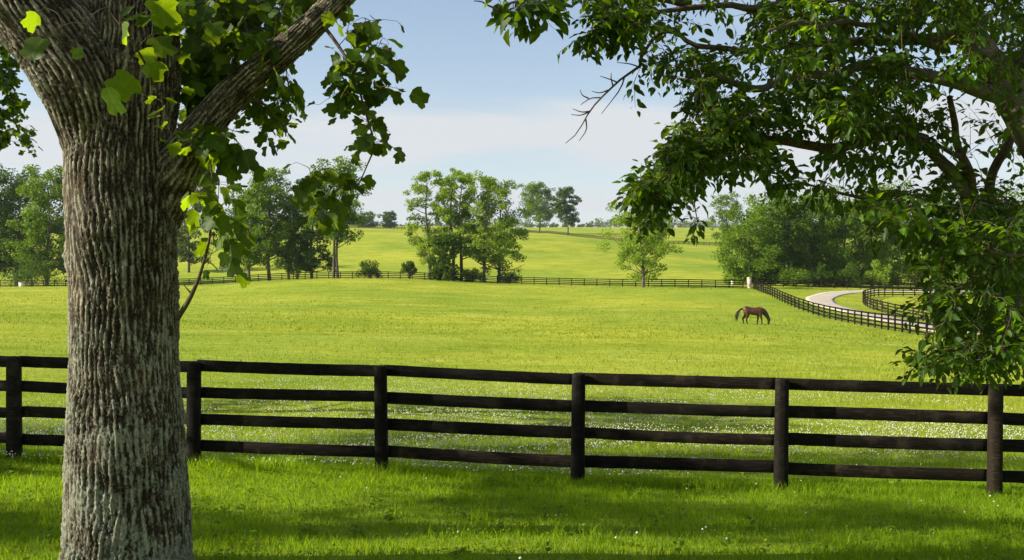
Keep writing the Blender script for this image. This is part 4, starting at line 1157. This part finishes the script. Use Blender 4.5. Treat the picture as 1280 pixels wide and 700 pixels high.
# ---- trees standing beyond the left edge: one reaches into view, all shade the lawn
def side_tree(x, y, H, rx, z0, n_clump, n_leaf, label, seed, tr=0.36):
    b = np.array([x, y, gz(x, y)])
    root = empty('shade_tree', b); tag(root, label, 'tree')
    w = MB(); w.tube(spline([(0, 0, -0.4), (0.1, 0, H * 0.25), (0.0, 0.15, H * 0.5), (0.1, 0, H * 0.85)], 18), np.linspace(tr, 0.06, 18), 10)
    obj('trunk', w.mesh('trunk', M_BARK_SMOOTH, True), root)
    high_crown(root, (x, y), rx, H - z0, b[2] + z0, n_clump, n_leaf, 0.24, M_ELM_LEAF, seed, (x, y, b[2] + z0 * 0.7), shell=0.2)
    return root
st1 = side_tree(-13.6, 19.5, 10.0, 3.2, 3.6, 24, 1500, 'leafy tree beyond the fence whose boughs reach in behind the furrowed trunk', 91)
s1 = NearTree(st1, 'tulip', M_ELM_LEAF, M_TWIG, 44)
s1.branch(px_path([(-180, 60, 19.5), (-80, 72, 19.0), (-20, 85, 18.5), (22, 76, 18.2), (30, 74, 18)]), 0.06, 0.02, wob=0.03)
s1.branch(px_path([(-120, 62, 19.2), (-50, 110, 18.6), (5, 140, 18.2), (25, 165, 18)]), 0.04, 0.012, wob=0.03)
s1.build_index()
s1.fill([(-60, 50), (15, 52), (24, 75), (14, 100), (30, 120), (26, 140), (44, 178), (38, 190), (8, 186), (-60, 180)], 120, (17.6, 19.2), 9, 0.12, length=0.6, droop=0.5)
s1.finish(0)
side_tree(-15.5, 11.8, 12.0, 3.2, 4.0, 30, 2300, 'leafy shade tree on the lawn beyond the furrowed trunk', 92)
side_tree(-27.0, 10.9, 15.0, 3.6, 5.0, 28, 2100, 'tall shade tree farther along the lawn past the furrowed trunk', 93)
side_tree(-9.5, 7.4, 14.5, 3.0, 8.2, 11, 800, 'high crowned shade tree standing nearest the furrowed trunk', 94, 0.40)
side_tree(-20.0, 6.3, 12.0, 1.3, 3.8, 22, 1700, 'thin crowned shade tree between the other lawn trees', 95, 0.2)

# ---------------------------------------------------------------- the horse
def horse(loc, scale=1.0):
    """bay horse grazing, facing +x; origin on the ground under the barrel"""
    root = empty('horse', loc)
    tag(root, 'bay horse with black legs and tail grazing near the driveway fence', 'horse')
    mb = MB()
    def loft(pts, ry, rz, ns=14):
        """elliptical rings: half width ry across (y), half depth rz in the plane of the animal"""
        pts = np.asarray(pts, float); n0 = len(pts)
        c = spline(np.column_stack([pts, ry, rz]), n0 * 5)
        p = c[:, :3]; tan = np.gradient(p, axis=0); tan /= np.linalg.norm(tan, axis=1)[:, None]
        side = np.tile([0.0, 1.0, 0.0], (len(p), 1)); up = np.cross(tan, side); up /= np.linalg.norm(up, axis=1)[:, None]
        a = np.arange(ns) * 2 * np.pi / ns
        V = p[:, None] + c[:, 3][:, None, None] * np.cos(a)[None, :, None] * side[:, None] + c[:, 4][:, None, None] * np.sin(a)[None, :, None] * up[:, None]
        n = len(p); i = np.arange(n - 1)[:, None] * ns; j = np.arange(ns)[None]; k = (j + 1) % ns
        Q = np.stack([i + j, i + k, i + ns + k, i + ns + j], -1).reshape(-1, 4)
        V = np.vstack([V.reshape(-1, 3), p[0], p[-1]])
        T = [[(x + 1) % ns, x, n * ns] for x in range(ns)] + [[(n - 1) * ns + x, (n - 1) * ns + (x + 1) % ns, n * ns + 1] for x in range(ns)]
        mb.add(V, Q, T)
    # barrel from buttock to chest
    loft([(-0.86, 0, 1.22), (-0.76, 0, 1.25), (-0.55, 0, 1.27), (-0.25, 0, 1.20), (0.10, 0, 1.15), (0.42, 0, 1.15), (0.64, 0, 1.16), (0.80, 0, 1.14)],
         [0.10, 0.22, 0.28, 0.29, 0.30, 0.27, 0.23, 0.12], [0.13, 0.26, 0.315, 0.315, 0.345, 0.36, 0.33, 0.19])
    # withers
    loft([(0.25, 0, 1.36), (0.46, 0, 1.42), (0.62, 0, 1.36)], [0.10, 0.085, 0.09], [0.10, 0.12, 0.12], 10)
    # neck down to the grass
    loft([(0.56, 0, 1.20), (0.80, 0, 1.12), (1.00, 0, 0.93), (1.14, 0, 0.70), (1.20, 0, 0.55)], [0.20, 0.16, 0.115, 0.09, 0.085], [0.32, 0.27, 0.20, 0.155, 0.13])
    # head: poll, cheek, muzzle
    loft([(1.155, 0, 0.66), (1.235, 0, 0.55), (1.245, 0, 0.40), (1.225, 0, 0.24), (1.20, 0, 0.12), (1.19, 0, 0.06)], [0.075, 0.095, 0.085, 0.062, 0.062, 0.045], [0.09, 0.135, 0.125, 0.085, 0.075, 0.05])
    for s in (-1, 1):   # ears
        loft([(1.20, s * 0.055, 0.66), (1.25, s * 0.075, 0.73), (1.285, s * 0.08, 0.79)], [0.028, 0.030, 0.006], [0.022, 0.024, 0.006], 6)
    def leg(pts, r, hoof):
        loft(pts, [q * 1.15 for q in r], [q * 1.35 for q in r], 10)
        x, y, z = pts[-1]
        loft([(x, y, 0.10), (x + 0.02, y, 0.05), (x + 0.03, y, 0.0)], [0.050, 0.058, 0.064], [0.055, 0.066, 0.074], 10)
    # hind legs: stifle against the belly, hock behind, upright shank
    for y, dx in ((-0.17, 0.16), (0.17, -0.10)):
        leg([(-0.62, y * 0.85, 1.20), (-0.56 + dx * .2, y, 0.96), (-0.62 + dx * .6, y, 0.76), (-0.76 + dx, y, 0.56), (-0.75 + dx, y, 0.45), (-0.71 + dx, y, 0.24), (-0.68 + dx, y, 0.14), (-0.65 + dx, y, 0.07)],
            [0.17, 0.16, 0.105, 0.062, 0.052, 0.038, 0.045, 0.045], 0)
    for y, dx in ((-0.15, 0.12), (0.15, -0.22)):
        leg([(0.52, y * 0.8, 1.10), (0.50 + dx * .3, y, 0.90), (0.52 + dx * .6, y, 0.72), (0.54 + dx * .8, y, 0.49), (0.54 + dx * .9, y, 0.42), (0.53 + dx, y, 0.22), (0.55 + dx, y, 0.14), (0.58 + dx, y, 0.07)],
            [0.13, 0.11, 0.075, 0.055, 0.050, 0.036, 0.043, 0.043], 0)
    m, n, l = newmat('bay_coat')
    g = n.new('ShaderNodeTexCoord'); sp = n.new('ShaderNodeSeparateXYZ'); l.new(g.outputs['Object'], sp.inputs[0])
    b = n.new('ShaderNodeBsdfPrincipled'); b.inputs['Roughness'].default_value = 0.38; b.inputs['Specular IOR Level'].default_value = 0.45
    nz_ = noise(n, l, 5, 3, 0.5, g.outputs['Object'])
    coat = ramp(n, [(0.35, (0.030, 0.011, 0.005)), (0.65, (0.095, 0.032, 0.011))]); l.new(nz_.outputs['Fac'], coat.inputs[0])
    zr = n.new('ShaderNodeMapRange'); zr.inputs['From Min'].default_value = 0.58; zr.inputs['From Max'].default_value = 0.82; l.new(sp.outputs[2], zr.inputs['Value'])
    xr = n.new('ShaderNodeMapRange'); xr.inputs['From Min'].default_value = 0.88; xr.inputs['From Max'].default_value = 0.60; l.new(sp.outputs[0], xr.inputs['Value'])
    mu = n.new('ShaderNodeMath'); mu.operation = 'MULTIPLY'; l.new(zr.outputs[0], mu.inputs[0]); l.new(xr.outputs[0], mu.inputs[1])
    hd = n.new('ShaderNodeMapRange'); hd.inputs['From Min'].default_value = 0.9; hd.inputs['From Max'].default_value = 1.1; hd.inputs['To Max'].default_value = 0.55; l.new(sp.outputs[0], hd.inputs['Value'])
    ad = n.new('ShaderNodeMath'); ad.operation = 'MAXIMUM'; l.new(mu.outputs[0], ad.inputs[0]); l.new(hd.outputs[0], ad.inputs[1])
    c = mixc(n, l, ad.outputs[0], (0.018, 0.011, 0.009), coat.outputs[0]); l.new(c, b.inputs['Base Color'])
    o = n.new('ShaderNodeOutputMaterial'); l.new(b.outputs[0], o.inputs['Surface'])
    tmp = bpy.data.objects.new('tmp', mb.mesh('tmp', m)); COL.objects.link(tmp)
    rm = tmp.modifiers.new('remesh', 'REMESH'); rm.mode = 'VOXEL'; rm.voxel_size = 0.02
    sm = tmp.modifiers.new('smooth', 'SMOOTH'); sm.factor = 0.5; sm.iterations = 4
    dg = bpy.context.evaluated_depsgraph_get()
    me = bpy.data.meshes.new_from_object(tmp.evaluated_get(dg)); bpy.data.objects.remove(tmp)
    me.name = 'body'
    me.materials.clear(); me.materials.append(m)
    me.polygons.foreach_set('use_smooth', np.ones(len(me.polygons), dtype=bool))
    obj('body', me, root)
    hair = simple_mat('black_horse_hair', (0.010, 0.008, 0.007), (0.030, 0.022, 0.018), 20, 0.55, 0.3)
    r = np.random.default_rng(3)
    t = MB()
    for i in range(70):      # tail arching out behind
        a = r.normal(0, 1, 3)
        e = np.array([-1.40, 0, 0.50]) + a * [0.07, 0.06, 0.14]
        t.tube(spline([(-0.82, a[1] * 0.02, 1.36 + a[2] * 0.02), (-1.06, a[1] * 0.035, 1.32 + a[2] * 0.035), (-1.27 + a[0] * 0.05, a[1] * 0.05, 1.08 + a[2] * 0.05), (-1.36 + a[0] * .06, a[1] * .06, 0.80), e], 12), np.linspace(0.022, 0.004, 12), 4)
    obj('tail', t.mesh('tail', hair, True), root)
    t = MB()
    for i in range(80):      # mane along the crest, falling to the camera side
        q = r.random(); cr_ = spline([(0.58, 0, 1.46), (0.86, 0, 1.36), (1.10, 0, 1.10), (1.24, 0, 0.80), (1.27, 0, 0.66)], 50)[int(q * 49)]
        L = r.uniform(0.14, 0.26)
        t.tube(spline([cr_ + [0, 0.02, -0.02], cr_ + [-0.02, -0.10, -0.05], cr_ + [-0.05 + r.normal(0, .02), -0.145, -L]], 6), np.linspace(0.014, 0.004, 6), 4)
    obj('mane', t.mesh('mane', hair, True), root)
    eye = simple_mat('dark_eye', (0.005, 0.004, 0.003), (0.012, 0.008, 0.006), 5, 0.1, 0.6)
    for s in (-1, 1):
        t = MB(); t.tube([(1.262, s * 0.070, 0.515), (1.262, s * 0.080, 0.515), (1.262, s * 0.094, 0.515)], [0.018, 0.022, 0.012], 8)
        obj('eye', t.mesh('eye', eye, True), root)
    root.scale = (scale,) * 3
    root.rotation_euler = (0, 0, math.radians(-6))
    return root
hp = at(942, 88)
horse(Vector(hp) - Vector((0, 0, 0.09)), 1.06)

# ---------------------------------------------------------------- grass, clover
def blades(n, Yr, hgt, wid, seed, power=1.0, segs=2, wide=0.66):
    r = np.random.default_rng(seed)
    u = r.random(n)
    Y = (Yr[0] ** power + u * (Yr[1] ** power - Yr[0] ** power)) ** (1 / power)
    X = (r.random(n) * 2 - 1) * (wide * Y + 0.4) 
    q = np.stack([X, Y, 0 * X], 1)
    patch = vnoise(q * 0.9) * 0.4 + vnoise(q * 2.7 + 5) * 0.4 + smoothstep(14, 30, Y) * (0.7 * vnoise(q * 0.06 + 2) + 0.5 * vnoise(q * 0.21 + 6))
    h = hgt * np.clip(0.75 + 0.45 * patch + r.normal(0, 0.22, n), 0.25, 1.9)
    return X, Y, h, wid * r.uniform(0.7, 1.3, n), patch, r

def blade_mesh(name, sets, mat):
    Vs, Fq, Ft, Ti, nn = [], [], [], [], 0
    for X, Y, h, w, patch, r, segs in sets:
        n = len(X); Z = ground(X, Y)
        a = r.random(n) * 2 * np.pi; la = r.random(n) * 2 * np.pi
        lean = h * r.uniform(0.15, 0.75, n)
        side = np.stack([np.cos(a), np.sin(a), 0 * a], 1) * (w / 2)[:, None]
        le = np.stack([np.cos(la) * lean, np.sin(la) * lean, 0 * a], 1)
        b = np.stack([X, Y, Z - 0.01], 1); up = np.array([0, 0, 1.0])
        tint = np.clip(0.42 + 0.28 * patch + r.normal(0, 0.2, n), 0, 1)
        if segs == 2:
            m = b + up * (h * 0.6)[:, None] + le * 0.35; t = b + up * h[:, None] * 0.97 + le
            V = np.stack([b - side, b + side, m + side * 0.75, m - side * 0.75, t], 1).reshape(-1, 3)
            k = np.arange(n)[:, None] * 5 + nn
            Fq.append(k + np.array([0, 1, 2, 3])); Ft.append(k + np.array([3, 2, 4])); c = 5
        else:
            t = b + up * h[:, None] + le
            V = np.stack([b - side, b + side, t], 1).reshape(-1, 3)
            k = np.arange(n)[:, None] * 3 + nn
            Ft.append(k + np.array([0, 1, 2])); c = 3
        Vs.append(V); Ti.append(np.repeat(tint, c)); nn += len(V)
    return fast_mesh(name, np.concatenate(Vs), [np.concatenate(Fq), np.concatenate(Ft)] if Fq else np.concatenate(Ft), mat, False, np.concatenate(Ti))

sets = []
sets.append((*blades(150000, (6.2, 13.6), 0.095, 0.0065, 201, 1.3), 2))
sets.append((*blades(60000, (11.5, 19), 0.10, 0.008, 202, 1.2), 2))
fsets = []
fsets.append((*blades(80000, (15, 34), 0.12, 0.014, 203, 1.0), 1))
fsets.append((*blades(60000, (30, 80), 0.13, 0.030, 204, 0.7), 1))
fsets.append((*blades(60000, (60, 230), 0.15, 0.09, 207, 0.8, wide=0.56), 1))
tag(obj('pasture_grass', blade_mesh('pasture_grass', fsets, M_FIELDBLADE)), 'grazed pasture grass of mixed greens and yellow seed heads', 'grass', kind='stuff')
# uncut fringe along the fence
r = np.random.default_rng(205); n = 16000
t = r.uniform(-9, 9, n); p = np.array(on_line(640))[None] + t[:, None] * dirn[None] + r.normal(0, 0.16, n)[:, None] * perp[None]
pn = vnoise(np.column_stack([p * 1.3, 0 * t]))
sets.append((p[:, 0], p[:, 1], 0.13 * np.clip(0.9 + 0.6 * pn + r.normal(0, .25, n), .3, 2.2), np.full(n, 0.0065), pn, r, 2))
# taller tufts
n = 2600; X, Y, h, w, patch, r = blades(130, (7, 13), 0.17, 0.007, 206)
ci = r.integers(0, 130, n)
X2 = X[ci] + r.normal(0, 0.05, n); Y2 = Y[ci] + r.normal(0, 0.05, n)
sets.append((X2, Y2, 0.15 * r.uniform(0.6, 1.4, n), np.full(n, 0.007), patch[ci], r, 2))
tag(obj('grass', blade_mesh('grass', sets, M_BLADE)), 'short lit and shaded lawn grass in front of the near fence', 'grass', kind='stuff')

# clover leaves and other broad weeds low in the lawn
n = 22000; X, Y, h, w, patch, r = blades(n, (6.4, 17), 0.07, 0.0, 210, 1.2)
keep = vnoise(np.stack([X * 0.8, Y * 1.6, 0 * X], 1) + 3) + r.normal(0, 0.3, n) > 0.0
X, Y, h, patch = X[keep], Y[keep], h[keep], patch[keep]; n = len(X)
tv = np.array([(0, 0, 0)] + [(math.cos(a) * 0.5, math.sin(a) * 0.5, 0.07) for a in np.arange(6) * math.pi / 3]); tt = np.array([[0, j + 1, (j + 1) % 6 + 1] for j in range(6)])
d = r.normal(size=(n, 3)); d[:, 2] *= 0.3; up = r.normal(0, 0.35, (n, 3)) + [0, 0, 1]
pos = np.stack([X, Y, ground(X, Y) + 0.02 + h * 0.9], 1)
v, f = instance_leaves(tv, tt, pos, frames(d, up), r.uniform(0.014, 0.03, n))
tag(obj('clover_leaves', fast_mesh('clover_leaves', v, f, M_CLOVERLEAF, True, np.repeat(np.clip(0.4 + r.normal(0, .22, n), 0, 1), 7))), 'low broad clover leaves scattered in the lawn grass', 'clover', kind='stuff')

# broad-leaved weeds: rosettes standing in the lawn
r = np.random.default_rng(230); nw = 150
wy = r.uniform(7.2, 13.6, nw); wx_ = (r.random(nw) * 2 - 1) * 0.58 * wy
tvw, ttw = leaf_template('elm'); PP, DD, SS = [], [], []
for i in range(nw):
    b = np.array([wx_[i], wy[i], gz(wx_[i], wy[i])])
    hgt = r.uniform(0.03, 0.16)
    for j in range(r.integers(7, 15)):
        an = r.random() * 6.28; q = r.random()
        PP.append(b + [math.cos(an) * 0.02, math.sin(an) * 0.02, hgt * q]); DD.append([math.cos(an), math.sin(an), r.uniform(0.1, 0.9)]); SS.append(r.uniform(0.05, 0.10) * (1.1 - 0.5 * q))
DD = np.array(DD); nn_ = len(PP)
v, f = instance_leaves(tvw, ttw, np.array(PP), frames(DD, r.normal(0, 0.25, (nn_, 3)) + [0, 0, 1]), np.array(SS))
tag(obj('weeds', fast_mesh('weeds', v, f, M_CLOVERLEAF, True, np.repeat(np.clip(r.normal(0.4, .25, nn_), 0, 1), len(tvw)))), 'broad leaved weeds standing above the lawn grass', 'weeds', kind='stuff')

# white clover heads: thick behind the fence, sparse elsewhere
n = 90000; r = np.random.default_rng(220)
Y = 13.0 + (r.random(n) ** 1.5) * 34; X = (r.random(n) * 2 - 1) * (0.62 * Y)
pat = vnoise(np.stack([X * 0.22, Y * 0.30, 0 * X], 1) + 8) + 0.5 * vnoise(np.stack([X * 0.9, Y * 1.1, 0 * X], 1))
band = np.exp(-((Y - 19.5) / 6.5) ** 2)
keep = r.random(n) < np.clip(0.12 + 0.75 * pat + 0.55 * band - 0.18, 0.01, 1) * np.clip(band + 0.06, 0, 1)
X, Y = X[keep], Y[keep]
X = np.concatenate([X, r.uniform(-8, 8, 60)]); Y = np.concatenate([Y, r.uniform(7, 13, 60)]); n = len(X)
s = r.uniform(0.008, 0.014, n) * (1 + 0.35 * smoothstep(16, 40, Y))
oc = np.array([(1, 0, 0), (0, 1, 0), (-1, 0, 0), (0, -1, 0), (0, 0, 1), (0, 0, -1)], float)
of = np.array([[0, 1, 4], [1, 2, 4], [2, 3, 4], [3, 0, 4], [1, 0, 5], [2, 1, 5], [3, 2, 5], [0, 3, 5]])
pos = np.stack([X, Y, ground(X, Y) + r.uniform(0.09, 0.16, n)], 1)
v = (oc[None] * s[:, None, None] + pos[:, None]).reshape(-1, 3); f = (of[None] + (np.arange(n) * 6)[:, None, None]).reshape(-1, 3)
tag(obj('clover_flowers', fast_mesh('clover_flowers', v, f, M_FLOWER, True)), 'white clover flower heads dotting the grass behind the fence', 'clover', kind='stuff')

# ---------------------------------------------------------------- the air over the fields
hm, hn, hl = newmat('haze_air')
pv = hn.new('ShaderNodeVolumePrincipled')
pv.inputs['Color'].default_value = (0.86, 0.92, 1.0, 1)
pv.inputs['Density'].default_value = 0.00006
pv.inputs['Anisotropy'].default_value = 0.2
ho = hn.new('ShaderNodeOutputMaterial'); hl.new(pv.outputs[0], ho.inputs['Volume'])
hb = MB(); hb.box((0, 2050, 51), (4800, 4500, 113))
tag(obj('haze', hb.mesh('haze', hm)), 'thin pale haze in the air over the fields', 'haze', kind='stuff')
